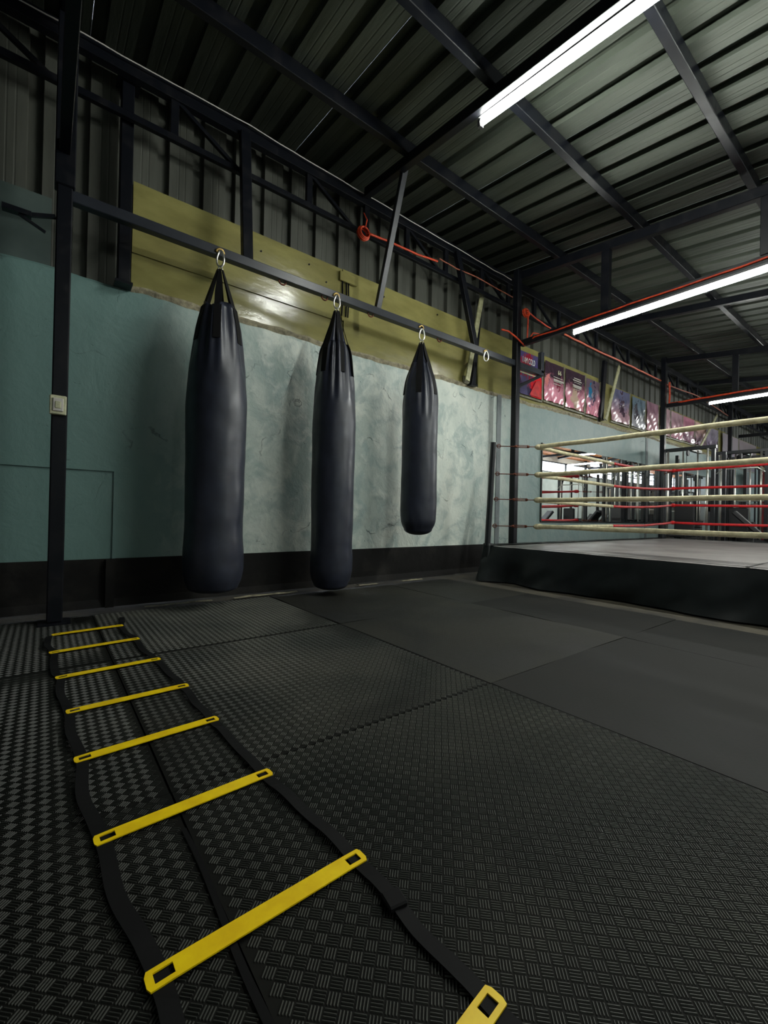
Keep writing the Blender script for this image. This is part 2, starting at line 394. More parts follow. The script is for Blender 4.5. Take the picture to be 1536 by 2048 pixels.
# boxed conduit chased over the left part of the wall, pilaster strips
MB().box((XL, YW - 0.016, 1.035), (0.44, YW + 0.01, 1.052)).obj('conduit', M['wall'], wall_back)
MB().box((0.418, YW - 0.016, 0.366), (0.440, YW + 0.01, 1.035)).obj('conduit', M['wall'], wall_back)
MB().box((0.375, YW - 0.06, 0.0), (0.432, YW + 0.01, 0.36)).obj('conduit_box', M['band'], wall_back)
for x in (5.10, 10.1, 15.1):
    MB().box((x - 0.045, YW - 0.012, 0.366), (x + 0.045, YW + 0.01, 2.49)).obj('pilaster', mat('grey_pilaster', srgb(112, 120, 122), 0.6, var=srgb(90, 98, 100)), wall_back)
# dirt lip where mats end
for x0, l in ((0.62, 0.5), (1.3, 0.6), (2.6, 0.25), (3.2, 0.3)):
    b = MB(); b.grid(lambda u, v: (x0 + l * u, 3.74 + 0.05 * v + 0.02 * noise.noise((u * 4 + x0, v, 0)), 0.004 + 0.012 * math.sin(PI * v) * abs(noise.noise((u * 5, x0, 1)) + 0.4)), 12, 4)
    b.obj('plaster_crumb', M['plaster_edge'], floor)

# corrugated profile (pan + recessed rib), spacing 0.275
RS = 0.275
def profile_sheet(n, rib=0.092, depth=0.05):
    pts = []
    for k in range(n):
        x = k * RS
        pts += [(x, 0), (x + 0.006, depth), (x + rib - 0.006, depth), (x + rib, 0), (x + rib + 0.065, 0.0), (x + rib + 0.068, 0.0015), (x + rib + 0.075, 0.0015), (x + rib + 0.078, 0), (x + rib + 0.115, 0), (x + rib + 0.118, 0.0015), (x + rib + 0.125, 0.0015), (x + rib + 0.128, 0)]
    pts.append((n * RS, 0)); return pts
pr = profile_sheet(3)
# roof
ceiling = struct(thing('ceiling', '', 'roof')); del ceiling['label']; del ceiling['category']
ya, yb = YF - 0.4, 4.20
b = MB()
for px, pd in pr:
    b.v += [(px, ya, roofz(ya) + pd), (px, yb, roofz(yb) + pd)]
for k in range(len(pr) - 1): b.f.append((2 * k, 2 * k + 1, 2 * k + 3, 2 * k + 2))
roof_me = b.mesh('roof_sheet', M['roof'], fix=False)
n_sheet = int((XR - XL) / (3 * RS)) + 2
for k in range(n_sheet): share('roof_sheet', roof_me, ceiling, (-3.12 + k * 3 * RS + 0.02, 0, 0.002 * (k % 2)))
# wall cladding behind boards
b = MB(); YC = 4.0
for px, pd in pr: b.v += [(px, YC + pd, 2.40), (px, YC + pd, 4.30)]
for k in range(len(pr) - 1): b.f.append((2 * k, 2 * k + 2, 2 * k + 3, 2 * k + 1))
clad_me = b.mesh('cladding_sheet', M['clad'], fix=False)
for k in range(n_sheet): share('cladding_sheet', clad_me, wall_back, (-2.90 - 0.275 + k * 3 * RS, 0.002 * (k % 2), 0))
MB().box((XL, 4.06, 2.3), (XR, 4.12, 4.5)).obj('backing_sheet', M['dark'], wall_back)
# smooth dark sheet at the far left above the concrete
MB().box((XL, 3.972, 2.47), (0.0, 3.99, 2.97)).obj('filler_sheet', mat('green_grey_sheet', srgb(84, 98, 94), 0.5, var=srgb(66, 80, 78), vscale=2), wall_back)

# olive boards: sheets of different width with seams, worn patches
def board(x0, x1, z0, z1, y, m=M['olive'], lump=0.004):
    def fn(u, v):
        x = x0 + (x1 - x0) * u; z = z0 + (z1 - z0) * v
        return (x, y - lump * noise.noise((x * 2.2, z * 3, y * 9)), z)
    bb = MB(); bb.grid(fn, max(4, int((x1 - x0) * 10)), 8)
    n1 = 9
    nu = max(4, int((x1 - x0) * 10)); base = len(bb.v)
    rim = [a * n1 for a in range(nu + 1)] + [nu * n1 + k for k in range(1, n1)] + [a * n1 + 8 for a in range(nu - 1, -1, -1)] + [k for k in range(7, 0, -1)]
    bb.v += [(bb.v[k][0], y + 0.02, bb.v[k][2]) for k in rim]
    for k in range(len(rim)):
        k2 = (k + 1) % len(rim); bb.f.append((rim[k], rim[k2], base + k2, base + k))
    return bb.obj('olive_board', m, wall_back, smooth=False)
board(0.505, 2.44, 2.775, 3.335, 3.955)
board(0.505, 2.47, 2.49, 2.785, 3.968)
board(2.455, 4.50, 2.80, 3.345, 3.962)
board(2.475, 4.42, 2.49, 2.81, 3.957)
board(4.66, 6.15, 2.50, 3.35, 3.965)
board(6.16, 8.00, 3.20, 3.33, 3.967)
board(6.16, 8.00, 2.52, 3.21, 3.972)
board(8.12, 11.5, 2.52, 3.30, 3.967)
board(11.5, 15.5, 2.55, 3.32, 3.969)
board(15.5, 20.0, 2.55, 3.30, 3.969)
# seam cover with hanging wires at first board joint
MB().box((2.40, 3.925, 3.20), (2.62, 3.955, 3.30)).obj('cover_patch', M['olive'], wall_back, bevel=0.004)
b = MB()
for dx in (0.0, 0.05, 0.075): b.tube([(2.44 + dx, 3.942, 3.21), (2.445 + dx, 3.940, 3.0), (2.44 + dx, 3.943, 2.84)], 0.008, 5)
b.obj('old_wire', M['steel'], wall_back)
MB().box((4.33, 3.925, 2.50), (4.50, 3.952, 2.60)).obj('cover_patch', M['olive2'], wall_back, bevel=0.004)
for x, z in ((0.62, 3.0), (1.55, 3.18), (2.25, 3.13), (2.05, 3.24), (3.0, 3.22), (3.85, 3.27)):
    MB().tube([(x, 3.945, z), (x, 3.955, z)], 0.008, 8).obj('nail_hole', M['steel'], wall_back)

# side and front walls
struct(MB().box((XL - 0.15, YF, 0), (XL, 4.2, 4.4)).obj('wall_left', M['dark']))
struct(MB().box((XR, YF, 0), (XR + 0.15, 4.2, 4.4)).obj('wall_right', M['farwall']))
wf = struct(MB().box((XL, YF - 0.12, 0), (12.0, YF, 3.55)).box((12.0, YF - 0.12, 0), (XR, YF, 2.70)).obj('wall_front', M['farwall']))
# window openings in the front wall (daylight)
for n, (x0, x1, z0, z1, nm) in enumerate(((12.0, 20.5, 2.70, 3.18, 4), (20.5, 31.0, 2.70, 3.46, 7))):
    b = MB(); wd = (x1 - x0) / nm
    for k in range(nm + 1): b.box((x0 + k * wd - 0.04, YF - 0.08, z0), (x0 + k * wd + 0.04, YF - 0.02, z1))
    b.box((x0, YF - 0.08, z0), (x1, YF - 0.02, z0 + 0.05)); b.box((x0, YF - 0.08, z1 - 0.05), (x1, YF - 0.02, z1))
    if n: b.box((x0, YF - 0.08, 2.98), (x1, YF - 0.02, 3.03)); b.box((x0, YF - 0.08, 3.2), (x1, YF - 0.02, 3.24))
    struct(b.obj('window_%d' % (n + 1), M['steel']))
    if z1 < 3.4: struct(MB().box((x0, YF - 0.12, z1), (x1, YF, 3.5)).obj('trim_%d' % (n + 1), M['greyplastic']))
# orange-brown soffit boards on the window side
sof = struct(MB().box((12.0, YF, roofz(YF) - 0.06), (XR, YF + 0.03, roofz(YF) - 0.02)).obj('trim_3', M['soffit_brown']))
for k in range(68):
    x = 12.05 + k * 0.275
    MB().box((x, YF, 0), (x + 0.235, YF + 1.5, 0.02)).obj('soffit_board', M['soffit_brown'], sof)
    o = C.objects[-1]
    for v in o.data.vertices: v.co.z += roofz(v.co.y) - 0.055

# ------------------------------------------------------------------ roof steel
places = ['directly above the camera side of the first lamp', '']
ply = [(3.05, 'closest to the clad wall, above the hanging bags'), (2.08, 'second out from the clad wall, crossing the nearest lamp'), (1.12, 'third out from the clad wall, in the upper right corner'),
       (0.15, 'fourth out from the clad wall'), (-0.80, 'fifth out from the clad wall'), (-1.77, 'nearest the windowed wall')]
for y, t in ply:
    z = roofz(y) - 0.062
    b = MB(); b.bar((XL, y, z), (XR, y, z), 0.06, 0.115)
    tag(b.obj('roof_purlin', M['steel'], bevel=0.004), 'long black steel roof purlin ' + t, 'beam', 'roof purlins')

truss_labels = {0.06: 'black roof truss above the leftmost column with the switch', 5.0: 'black roof truss from the column at the ring corner, second lamp under it', 9.95: 'black roof truss from the column behind the mirror, third lamp under it',
                14.9: 'black roof truss fourth along the hall', 19.85: 'black roof truss fifth along the hall', 24.8: 'black roof truss sixth along the hall'}
for x, lab in truss_labels.items():
    t = thing('roof_truss', lab, 'truss', (x, 3.6, 0), 'roof trusses')
    s_ = 0.05 + 0.115
    MB().bar((x, 3.62, roofz(3.62) - s_ - 0.05), (x, -2.4, roofz(-2.4) - s_ - 0.05), 0.07, 0.10).obj('top_chord', M['steel'], t, bevel=0.004)
    MB().bar((x, 3.52, 3.07), (x, -2.4, 3.07), 0.06, 0.08).obj('bottom_chord', M['steel'], t, bevel=0.004)
    for y in (2.41, 1.0, -0.4, -1.8):
        MB().bar((x, y, 3.11), (x, y, roofz(y) - s_ - 0.10), 0.07, 0.09).obj('web_post', M['steel'], t, bevel=0.004)
for x, lab in ((2.56, 'black rafter running out from the wall truss above the nearest lamp'), (7.5, 'black rafter between the second and third lamps'), (12.4, 'black rafter beyond the third lamp'), (17.4, 'black rafter fourth along the hall')):
    z = lambda y: roofz(y) - 0.12 - 0.05
    tag(MB().bar((x, 3.70, z(3.70)), (x, -2.45, z(-2.45)), 0.07, 0.09).obj('roof_rafter', M['steel'], bevel=0.004), lab, 'beam', 'roof rafters')

# wall lattice girder
gird = thing('lattice_girder', 'long black lattice girder running along the top of the clad wall', 'girder', (0, 3.78, 3.6))
MB().bar((XL, 3.78, 4.03), (XR, 3.78, 4.03), 0.07, 0.11).obj('top_chord', M['steel'], gird, bevel=0.004)
MB().bar((XL, 3.78, 3.685), (XR, 3.78, 3.685), 0.045, 0.05).obj('bottom_chord', M['steel'], gird, bevel=0.004)
k = 0; x = -2.4
wp = MB().box((-0.03, -0.02, 3.70), (0.03, 0.02, 4.0)).mesh('web_post', M['steel'], bevel=0.003)
while x < 20:
    o = share('web_post', wp, gird, (0, 0, 0)); o.location = (x, 0, -3.6)
    if k % 2: MB().bar((x + 0.03, 3.78, 3.98), (x + 0.5, 3.78, 3.70), 0.03).obj('web_diagonal', M['steel'], gird)
    x += 0.62 + 0.06 * math.sin(k * 2.1); k += 1

# ------------------------------------------------------------------ columns
col_lab = ['black square steel column at the far left with an ivory switch box', 'black steel column just behind the ring corner post, at the end of the bag rail', 'black steel column to the right of the wall mirror',
           'black steel column standing amid the far gym machines', 'distant black steel column at the far right of the row', 'last black steel column of the hall']
for (x, hgt), lab in zip(((0.065, 4.1), (4.945, 4.05), (9.88, 4.05), (14.32, 4.05), (19.6, 4.05), (24.6, 4.05)), col_lab):
    wv = 0.085
    t = thing('steel_column', lab, 'column', (x, 3.56, 0), 'wall side columns')
    MB().box((x - wv / 2, 3.56 - wv / 2, 0.008), (x + wv / 2, 3.56 + wv / 2, hgt)).obj('shaft', M['steel'], t, bevel=0.007)
    MB().box((x - 0.085, 3.56 - 0.085, -0.004), (x + 0.085, 3.56 + 0.085, 0.008)).obj('base_plate', M['steel'], t)
    if x < 1:
        MB().box((x - 0.055, 3.505, 2.83), (x + 0.055, 3.615, 4.12)).obj('upper_sleeve', M['steel'], t, bevel=0.006)
# short column on the wall at upper left
t = thing('wall_post', 'thick black post standing on the concrete ledge at the left edge of the olive boards', 'column', (0.44, 3.88, 2.45))
MB().box((0.40, 3.84, 2.475), (0.485, 3.925, 4.0)).obj('shaft', M['steel'], t, bevel=0.006)
MB().box((0.385, 3.825, 2.455), (0.50, 3.94, 2.475)).obj('foot_plate', M['steel'], t)
MB().box((0.37, 3.80, 3.98), (0.52, 3.94, 4.02)).obj('head_plate', M['steel'], t)
# dark post and pale batten at x 4.4 ; again at 8.3 ; 14.3
t = thing('wall_post', 'slim black post between two olive boards behind the bag rail', 'column', (4.5, 3.9, 2.5))
MB().bar((4.47, 3.90, 2.50), (4.60, 3.90, 3.68), 0.06, 0.05, up=(0, 1, 0)).obj('shaft', M['steel'], t, bevel=0.004)
MB().box((4.42, 3.87, 2.485), (4.54, 3.94, 2.51)).obj('foot_plate', M['steel'], t)
tag(MB().bar((4.33, 3.865, 2.52), (4.585, 3.865, 3.70), 0.075, 0.02, up=(0, 1, 0)).obj('timber_batten', M['batten'], bevel=0.002), 'pale timber batten leaning beside the slim black post behind the bag rail', 'batten')
t = thing('wall_post', 'slim black post between the fourth and fifth posters', 'column', (8.1, 3.9, 2.6))
MB().bar((8.0, 3.91, 2.58), (8.12, 3.91, 3.66), 0.11, 0.05, up=(0, 1, 0)).obj('shaft', M['steel'], t, bevel=0.004)
MB().box((7.95, 3.88, 2.56), (8.1, 3.94, 2.58)).obj('foot_plate', M['steel'], t)
tag(MB().bar((8.06, 3.845, 2.56), (8.56, 3.845, 3.65), 0.075, 0.02, up=(0, 1, 0)).obj('timber_batten', M['batten'], bevel=0.002), 'pale timber batten leaning across the wall between the fourth and fifth posters', 'batten')
tag(MB().bar((13.0, 3.845, 2.60), (14.3, 3.845, 3.62), 0.075, 0.02, up=(0, 1, 0)).obj('timber_batten', M['batten'], bevel=0.002), 'pale timber batten leaning on the wall at the end of the poster row', 'batten')

# ------------------------------------------------------------------ bag rail
rail = thing('bag_rail', 'dark grey square steel rail crossing from the left column, bags hanging from it', 'rail', (2.6, 3.56, 2.775))
RY, RZ = 3.575, 2.80
MB().bar((0.10, RY, RZ), (5.58, RY, RZ), 0.065, 0.075).obj('beam', M['rail'], rail, bevel=0.004)
MB().bar((5.55, RY, RZ), (5.55, RY, 3.10), 0.065).obj('end_upright', M['rail'], rail, bevel=0.004)
MB().bar((5.03, RY, 2.52), (5.53, RY, 2.76), 0.04).obj('end_brace', M['steel'], rail, bevel=0.003)
MB().bar((1.285, RY, RZ + 0.03), (1.30, 3.74, 4.0), 0.085, 0.06, up=(0, 1, 0)).obj('hanger', M['steel'], rail, bevel=0.004)
MB().bar((2.635, RY, RZ + 0.03), (2.60, 3.12, 4.06), 0.06, 0.045, up=(0, 1, 0)).obj('hanger', M['rail'], rail, bevel=0.004)
MB().bar((4.13, RY, RZ + 0.03), (3.95, 3.74, 4.0), 0.075, 0.06, up=(0, 1, 0)).obj('hanger', M['steel'], rail, bevel=0.004)
def arc(c, r, a0, a1, n, ax1, ax2):
    c = Vector(c); ax1 = Vector(ax1); ax2 = Vector(ax2)
    return [c + ax1 * r * math.cos(a0 + (a1 - a0) * k / n) + ax2 * r * math.sin(a0 + (a1 - a0) * k / n) for k in range(n + 1)]
VX = Vector((0.8, -0.6, 0))
for x in (1.60, 2.02, 2.55, 3.52):
    MB().tube(arc((x, RY, RZ - 0.037), 0.032, PI, 2 * PI, 10, (1, 0, 0), (0, 0, 1)), 0.007, 6).obj('hook_eye', M['rust'], rail, smooth=True)
BX = (1.055, 2.125, 3.205, 4.285)
for x in BX:
    MB().tube(arc((x, RY - 0.035, RZ - 0.018), 0.030, 0.0, PI, 10, (1, 0, 0), (0, -0.35, 0.94)), 0.009, 6).obj('hook_eye', M['brass'], rail, smooth=True)

def carabiner_pts(cx, cy, zt, L, wd):
    pts = []
    for k in range(25):
        t = 2 * PI * k / 24; s_ = math.sin(t); c_ = math.cos(t)
        wv = wd * (0.62 + 0.38 * (1 - s_) / 2)
        pts.append((cx + VX.x * c_ * wv, cy + VX.y * c_ * wv - 0.0, zt - L / 2 + s_ * L / 2))
    return pts

def make_carabiner(cx, cy, zt, parent=None, L=0.125, wd=0.034):
    b = MB(); b.tube(carabiner_pts(cx, cy, zt, L, wd), 0.0075, 8, caps=False)
    return b

# ------------------------------------------------------------------ punching bags
def bag(x, y, depth, hz, cosw, prof, apex_py, strap_end_py, lab, seed, open_top, strap_off):
    s_ = depth / 875.58
    Z = lambda py: 0.75 + (hz - py) * s_
    pz = [(Z(p), h * s_ * cosw) for p, h in prof]     # (height, radius) from top to bottom
    pz.sort(key=lambda q: -q[0])
    def R(z):
        if z >= pz[0][0]: return pz[0][1]
        for a, c in zip(pz, pz[1:]):
            if z >= c[0]:
                t = (a[0] - z) / (a[0] - c[0]); t = t * t * (3 - 2 * t) if False else t
                return a[1] + (c[1] - a[1]) * t
        return pz[-1][1]
    def Rs(z): return (R(z - 0.025) + 2 * R(z) + R(z + 0.025)) / 4
    zt = pz[0][0]; zb = pz[-1][0]
    t = thing('punching_bag', lab, 'punching bag', (x, y, zb), 'hanging heavy bags')
    nth = 96; nz = 110
    foldlen = zt - Z(strap_end_py) + 0.28
    def surf(th, z):
        r = Rs(z)
        k = max(0.0, min(1.0, 1 - (zt - z) / foldlen))
        f = 0.0
        kk = k ** 0.8
        f += kk * (0.11 if open_top else 0.15) * abs(math.sin(th * 4 + 0.8 * math.sin(th * 2 + seed))) - kk * (0.075 if open_top else 0.11)
        f += kk * (0.06 if open_top else 0.10) * math.sin(th * 11 + seed + 2 * math.sin(th * 3))
        f += 0.022 * noise.noise((math.cos(th) * 1.1 + seed, math.sin(th) * 1.1, z * 2.4))
        f += 0.016 * noise.noise((math.cos(th) * 2.5 + seed, math.sin(th) * 2.5, z * 7)) 
        lowk = max(0, 1 - (z - zb) / 0.5)
        f += 0.03 * lowk * noise.noise((math.cos(th) * 2 + seed, math.sin(th) * 2, z * 5 + 3))
        return r * (1 + f)
    b = MB(); zs = []
    for a in range(nz + 1):
        z = zt - (zt - zb - 0.0) * a / nz
        zs.append(z)
    rb = pz[-1][1]
    for z in zs:
        for q in range(nth):
            th = 2 * PI * q / nth; r = surf(th, z)
            dz = 0.02 * math.sin(th * 4 + seed) if (open_top and z > zt - 0.001) else 0
            b.v.append((x + r * math.cos(th), y + r * math.sin(th), z + dz))
    for a in range(nz):
        for q in range(nth):
            c = (q + 1) % nth; o = a * nth
            b.f.append((o + q, o + nth + q, o + nth + c, o + c))
    # closed rounded underside
    rings = 7; o0 = nz * nth; rlast = [Vector(b.v[o0 + q]) for q in range(nth)]
    prev = o0
    for k in range(1, rings):
        sc = math.cos(k / rings * PI / 2); dz = -0.055 * s_ / 0.004 * 0.9 * math.sin(k / rings * PI / 2) * 0.95
        st = len(b.v)
        for q in range(nth):
            v = rlast[q]; b.v.append((x + (v.x - x) * sc, y + (v.y - y) * sc, v.z + dz))
        for q in range(nth):
            c = (q + 1) % nth; b.f.append((prev + q, st + q, st + c, prev + c))
        prev = st
    b.f.append(tuple(prev + q for q in range(nth)))
    # inner top disc a little below the rim (the stuffing)
    st = len(b.v); zi = zt - 0.04
    for q in range(nth):
        th = 2 * PI * q / nth; r = surf(th, zi) * 0.96; b.v.append((x + r * math.cos(th), y + r * math.sin(th), zi))
    for q in range(nth):
        c = (q + 1) % nth; b.f.append((q, c, st + c, st + q))
    b.f.append(tuple(st + q for q in range(nth)))
    b.obj('bag_body', M['bag'], t, smooth=True)
    # straps: flat webbing from stitched patches on the body to the apex ring
    za = Z(apex_py); ze = Z(strap_end_py)
    for k in range(6):
        th = math.atan2(-y, -x) + strap_off + k * PI / 3
        pts, sd, wd = [], [], []
        m_ = 22
        for a in range(m_ + 1):
            z = ze + (za - ze) * a / m_
            if z <= zt - 0.01:
                r = surf(th, z) + 0.006; u_ = 1.0
            else:
                u_ = (za - z) / (za - zt); r = 0.026 + (surf(th, zt) + 0.004 - 0.026) * u_ ** 1.15 if not open_top else 0.022 + (surf(th, zt) - 0.03) * u_
            pts.append((x + r * math.cos(th), y + r * math.sin(th), z)); sd.append((-math.sin(th), math.cos(th), 0))
            wd.append(0.020 + 0.034 * min(1.0, u_ * 1.5) if z > zt - 0.01 else 0.054)
        MB().ribbon(pts, wd, sd, 0.006).obj('strap', M['strap'], t)
    if not open_top:   # gathered cone of vinyl between the straps
        b = MB(); nn = 48; zc1 = za - 0.02
        for a in range(14):
            u_ = a / 13; z = zt + (zc1 - zt) * u_
            for q in range(nn):
                th = 2 * PI * q / nn; r = (surf(th, zt) * 0.93 * (1 - u_) ** 1.25 + 0.026 * (1 - (1 - u_) ** 1.25)) * (1 + 0.16 * math.sin(th * 8 + seed))
                b.v.append((x + r * math.cos(th), y + r * math.sin(th), z))
        for a in range(13):
            for q in range(nn):
                c = (q + 1) % nn; o = a * nn; b.f.append((o + q, o + nn + q, o + nn + c, o + c))
        b.f.append(tuple(13 * nn + q for q in range(nn)))
        b.obj('gathered_top', M['bag'], t, smooth=True)
    MB().tube(arc((x, y, za + 0.012), 0.016, 0, 2 * PI, 14, VX, (0, 0, 1)), 0.005, 6, caps=False).obj('steel_ring', M['chrome'], t, smooth=True)
    make_carabiner(x, y, za + 0.155).obj('carabiner', M['chrome'], t, smooth=True)
    return t
HY = RY - 0.05
bag(BX[0], HY, 3.44, 1021, 0.932,
    [(618, 34), (632, 37), (655, 43), (700, 50), (740, 56), (790, 60.5), (820, 62), (860, 61), (930, 59.5), (990, 59.5), (1060, 59), (1100, 61), (1140, 60.5), (1160, 57), (1172, 51)],
    540, 692, 'largest black punching bag, leftmost on the rail, open at the top', 1.0, True, -0.08)
bag(BX[1], HY, 4.11, 1026, 0.993,
    [(690, 22), (702, 28), (730, 32), (775, 38), (815, 42), (850, 43.3), (920, 42.5), (1020, 42), (1090, 41), (1110, 42), (1140, 41.8), (1158, 38), (1166, 33)],
    624, 753, 'middle black punching bag, long and narrow with creased shoulders', 3.0, False, 0.38)
bag(BX[2], HY, 4.77, 1029, 0.998,
    [(728, 17), (740, 21), (752, 26), (765, 30), (785, 33.5), (800, 35), (850, 35.3), (950, 35.2), (1020, 35.8), (1042, 34.5), (1052, 31), (1057, 27)],
    686, 793, 'shortest black punching bag, rightmost, hanging high off the floor', 5.0, False, -0.1)
tag(make_carabiner(BX[3], HY, RZ - 0.005, L=0.12).obj('carabiner', M['chrome'], smooth=True), 'empty chrome carabiner hanging on the bag rail right of the shortest bag', 'carabiner')

# ------------------------------------------------------------------ switch box on the column
t = thing('light_switch', 'ivory plastic switch box fixed on the leftmost black column', 'switch', (0.055, 3.515, 1.405))
MB().box((0.012, 3.480, 1.343), (0.100, 3.5175, 1.465)).obj('back_box', M['white_plastic'], t, bevel=0.005)
MB().box((0.028, 3.472, 1.362), (0.084, 3.482, 1.446)).obj('rocker_plate', M['greyplastic'], t, bevel=0.004)
MB().box((0.040, 3.468, 1.380), (0.072, 3.474, 1.425)).obj('rocker', M['white_plastic'], t, bevel=0.003)

# wall bracket far left
t = thing('wall_bracket', 'small black swivel bracket reaching left from the leftmost column', 'bracket', (0.02, 3.56, 2.55))
MB().bar((0.02, 3.54, 2.62), (-0.16, 3.54, 2.56), 0.022).obj('arm', M['steel'], t)
MB().bar((-0.10, 3.54, 2.575), (-0.24, 3.54, 2.575), 0.05, 0.03).obj('clamp', M['steel'], t)
MB().bar((-0.16, 3.54, 2.56), (-0.03, 3.54, 2.50), 0.015).obj('stay', M['steel'], t)

# ------------------------------------------------------------------ lamps
def lamp(x, y0, y1, z0, z1, lab, glow='tubeglow'):
    t = thing('tube_light', lab, 'lamp', (x, y0, z0), 'fluorescent lamps')
    d = (Vector((x, y1, z1)) - Vector((x, y0, z0))); 
    MB().tube([(x, y0, z0), (x, y1, z1)], 0.021, 12).obj('tube', M[glow], t, smooth=True)
    MB().bar((x, y0 + 0.01, z0 + 0.038), (x, y1 - 0.01, z1 + 0.038), 0.07, 0.022).obj('batten_body', M['lampbody'], t)
    for p, q in (((x, y0 + 0.03, z0), (x, y0, z0)), ((x, y1, z1), (x, y1 - 0.03, z1))):
        MB().bar(p, q, 0.045, 0.06).obj('end_cap', M['lampbody'], t, bevel=0.004)
    return t
lamp(2.62, 2.24, 0.30, 3.80, 3.555, 'nearest glowing tube lamp, at the top of the picture')
lamp(0.9, -0.60, -2.4, 3.3, 3.1, 'added weak fill light behind the camera, built as a tube lamp', 'tubeglow_fill')  # added fill light for the wall left of the first bag
lamp(5.0, -0.10, -2.4, 2.985, 2.985, 'tube lamp above the near ropes of the ring, outside the picture on the right', 'tubeglow_new')
lamp(5.0, 2.78, 0.10, 2.985, 2.985, 'glowing tube lamp hanging above the boxing ring under the truss')
lamp(9.95, 2.80, 0.40, 2.985, 2.985, 'farthest glowing tube lamp, at the right edge above the ring', 'tubeglow_far')
lamp(14.9, 2.0, -0.2, 2.985, 2.985, 'tube lamp over the gym machines, seen only in the mirror')
lamp(19.85, 0.6, -1.8, 2.985, 2.985, 'farthest tube lamp under the fifth truss, seen only in the mirror')
lamp(17.4, -0.2, -2.0, 2.985, 2.985, 'added tube lamp brightening the pale windowed wall for the mirror')  # added only to brighten the wall that the mirror reflects
# the nearest lamp hangs on two wire drops
for y, z in ((2.0, 3.83), (1.2, 3.73)):
    tag(MB().tube([(2.62, y, z), (2.60, y, roofz(y) - 0.03)], 0.004, 5).obj('hanging_wire', M['steel']), 'thin wire holding the nearest tube lamp, ' + ('at its wall end' if y > 1.5 else 'at its camera end'), 'wire')

# ------------------------------------------------------------------ orange cables
def wob(pts, n=6, a=0.006, sd=0):
    out = []
    for p, q in zip(pts, pts[1:]):
        p = Vector(p); q = Vector(q)
        for k in range(n):
            v = p.lerp(q, k / n); out.append(v + Vector((0, noise.noise(v * 5 + Vector((sd, 0, 0))) * a, noise.noise(v * 4 + Vector((0, sd, 0))) * a * 1.5)))
    out.append(Vector(pts[-1])); return out
t = thing('orange_cable', 'bright orange cable with a coil strung along the wall girder above the third bag', 'cable', (2.5, 3.62, 3.6))
b = MB()
for k in range(5): b.tube(arc((2.52, 3.66 + 0.012 * k, 3.615), 0.055 + 0.006 * (k % 3), 0, 2 * PI, 20, (1, 0, 0), (0, 0.1, 1)), 0.009, 6, caps=False)
b.obj('coil', M['orange'], t, smooth=True)
MB().tube(wob([(2.56, 3.66, 3.62), (2.8, 3.66, 3.645), (3.2, 3.66, 3.655), (3.55, 3.66, 3.70)]), 0.011, 6).obj('cable_run', M['orange'], t, smooth=True)
MB().tube(wob([(2.52, 3.66, 3.66), (2.54, 3.66, 3.75), (2.51, 3.68, 3.82)]), 0.006, 6).obj('tail', M['orange'], t, smooth=True)
tag(MB().tube(wob([(3.62, 3.70, 3.78), (3.9, 3.69, 3.75), (4.25, 3.66, 3.76), (5.05, 3.66, 3.74)]), 0.007, 6).obj('orange_cable', mat('dusty_orange_cable', srgb(150, 82, 60), 0.7)), 'dusty thin orange cable sagging between the coil and the ring side column', 'cable')
t = thing('orange_cable', 'orange cable looped down the ring side column and out along the truss', 'cable', (5.03, 3.48, 3.1))
b = MB()
for k in range(4): b.tube(arc((5.07, 3.49 + 0.01 * k, 3.50), 0.05 + 0.005 * (k % 2), 0, 2 * PI, 18, (1, 0, 0), (0, 0.1, 1)), 0.009, 6, caps=False)
b.obj('coil', M['orange'], t, smooth=True)
MB().tube(wob([(5.08, 3.48, 3.46), (5.07, 3.48, 3.2), (5.06, 3.48, 3.08), (5.0, 3.47, 3.03), (4.86, 3.49, 3.10), (4.72, 3.52, 3.16), (4.62, 3.56, 3.17)]), 0.011, 6).obj('cable_run', M['orange'], t, smooth=True)
MB().tube(wob([(5.03, 3.47, 3.05), (4.965, 3.3, 3.09), (4.962, 3.0, 3.075), (4.962, 2.78, 3.075), (4.962, 2.0, 3.08), (4.962, 1.0, 3.07), (4.962, 0.3, 3.07)]), 0.010, 6).obj('cable_run', M['orange'], t, smooth=True)
MB().tube(wob([(5.07, 3.47, 3.12), (5.2, 3.48, 3.26), (5.35, 3.48, 3.28), (5.5, 3.50, 3.30)]), 0.008, 6).obj('cable_run', M['orange'], t, smooth=True)
MB().tube(wob([(5.10, 3.50, 3.52), (5.35, 3.52, 3.50), (5.75, 3.56, 3.50)]), 0.010, 6).obj('cable_run', M['orange'], t, smooth=True)
tag(MB().tube(wob([(6.2, 3.60, 3.54), (7.3, 3.60, 3.55), (8.6, 3.6, 3.57), (9.9, 3.60, 3.58)], n=10), 0.014, 6).obj('orange_cable', mat('salmon_cable', srgb(206, 96, 66), 0.6)), 'long orange cable stretched above the posters towards the third column', 'cable')
t = thing('orange_cable', 'red orange cable running down the third column and on to the third lamp', 'cable', (9.97, 3.5, 3.1))
MB().tube(wob([(9.96, 3.49, 3.55), (9.99, 3.49, 3.3), (9.98, 3.49, 3.12), (9.91, 3.2, 3.10), (9.905, 2.8, 3.10), (9.905, 1.2, 3.10)]), 0.018, 6).obj('cable_run', M['orange'], t, smooth=True)
MB().tube(wob([(10.05, 3.6, 3.56), (12, 3.6, 3.66), (14.3, 3.6, 3.55)]), 0.012, 6).obj('cable_run', mat('faded_cable', srgb(150, 84, 66), 0.7), t, smooth=True)
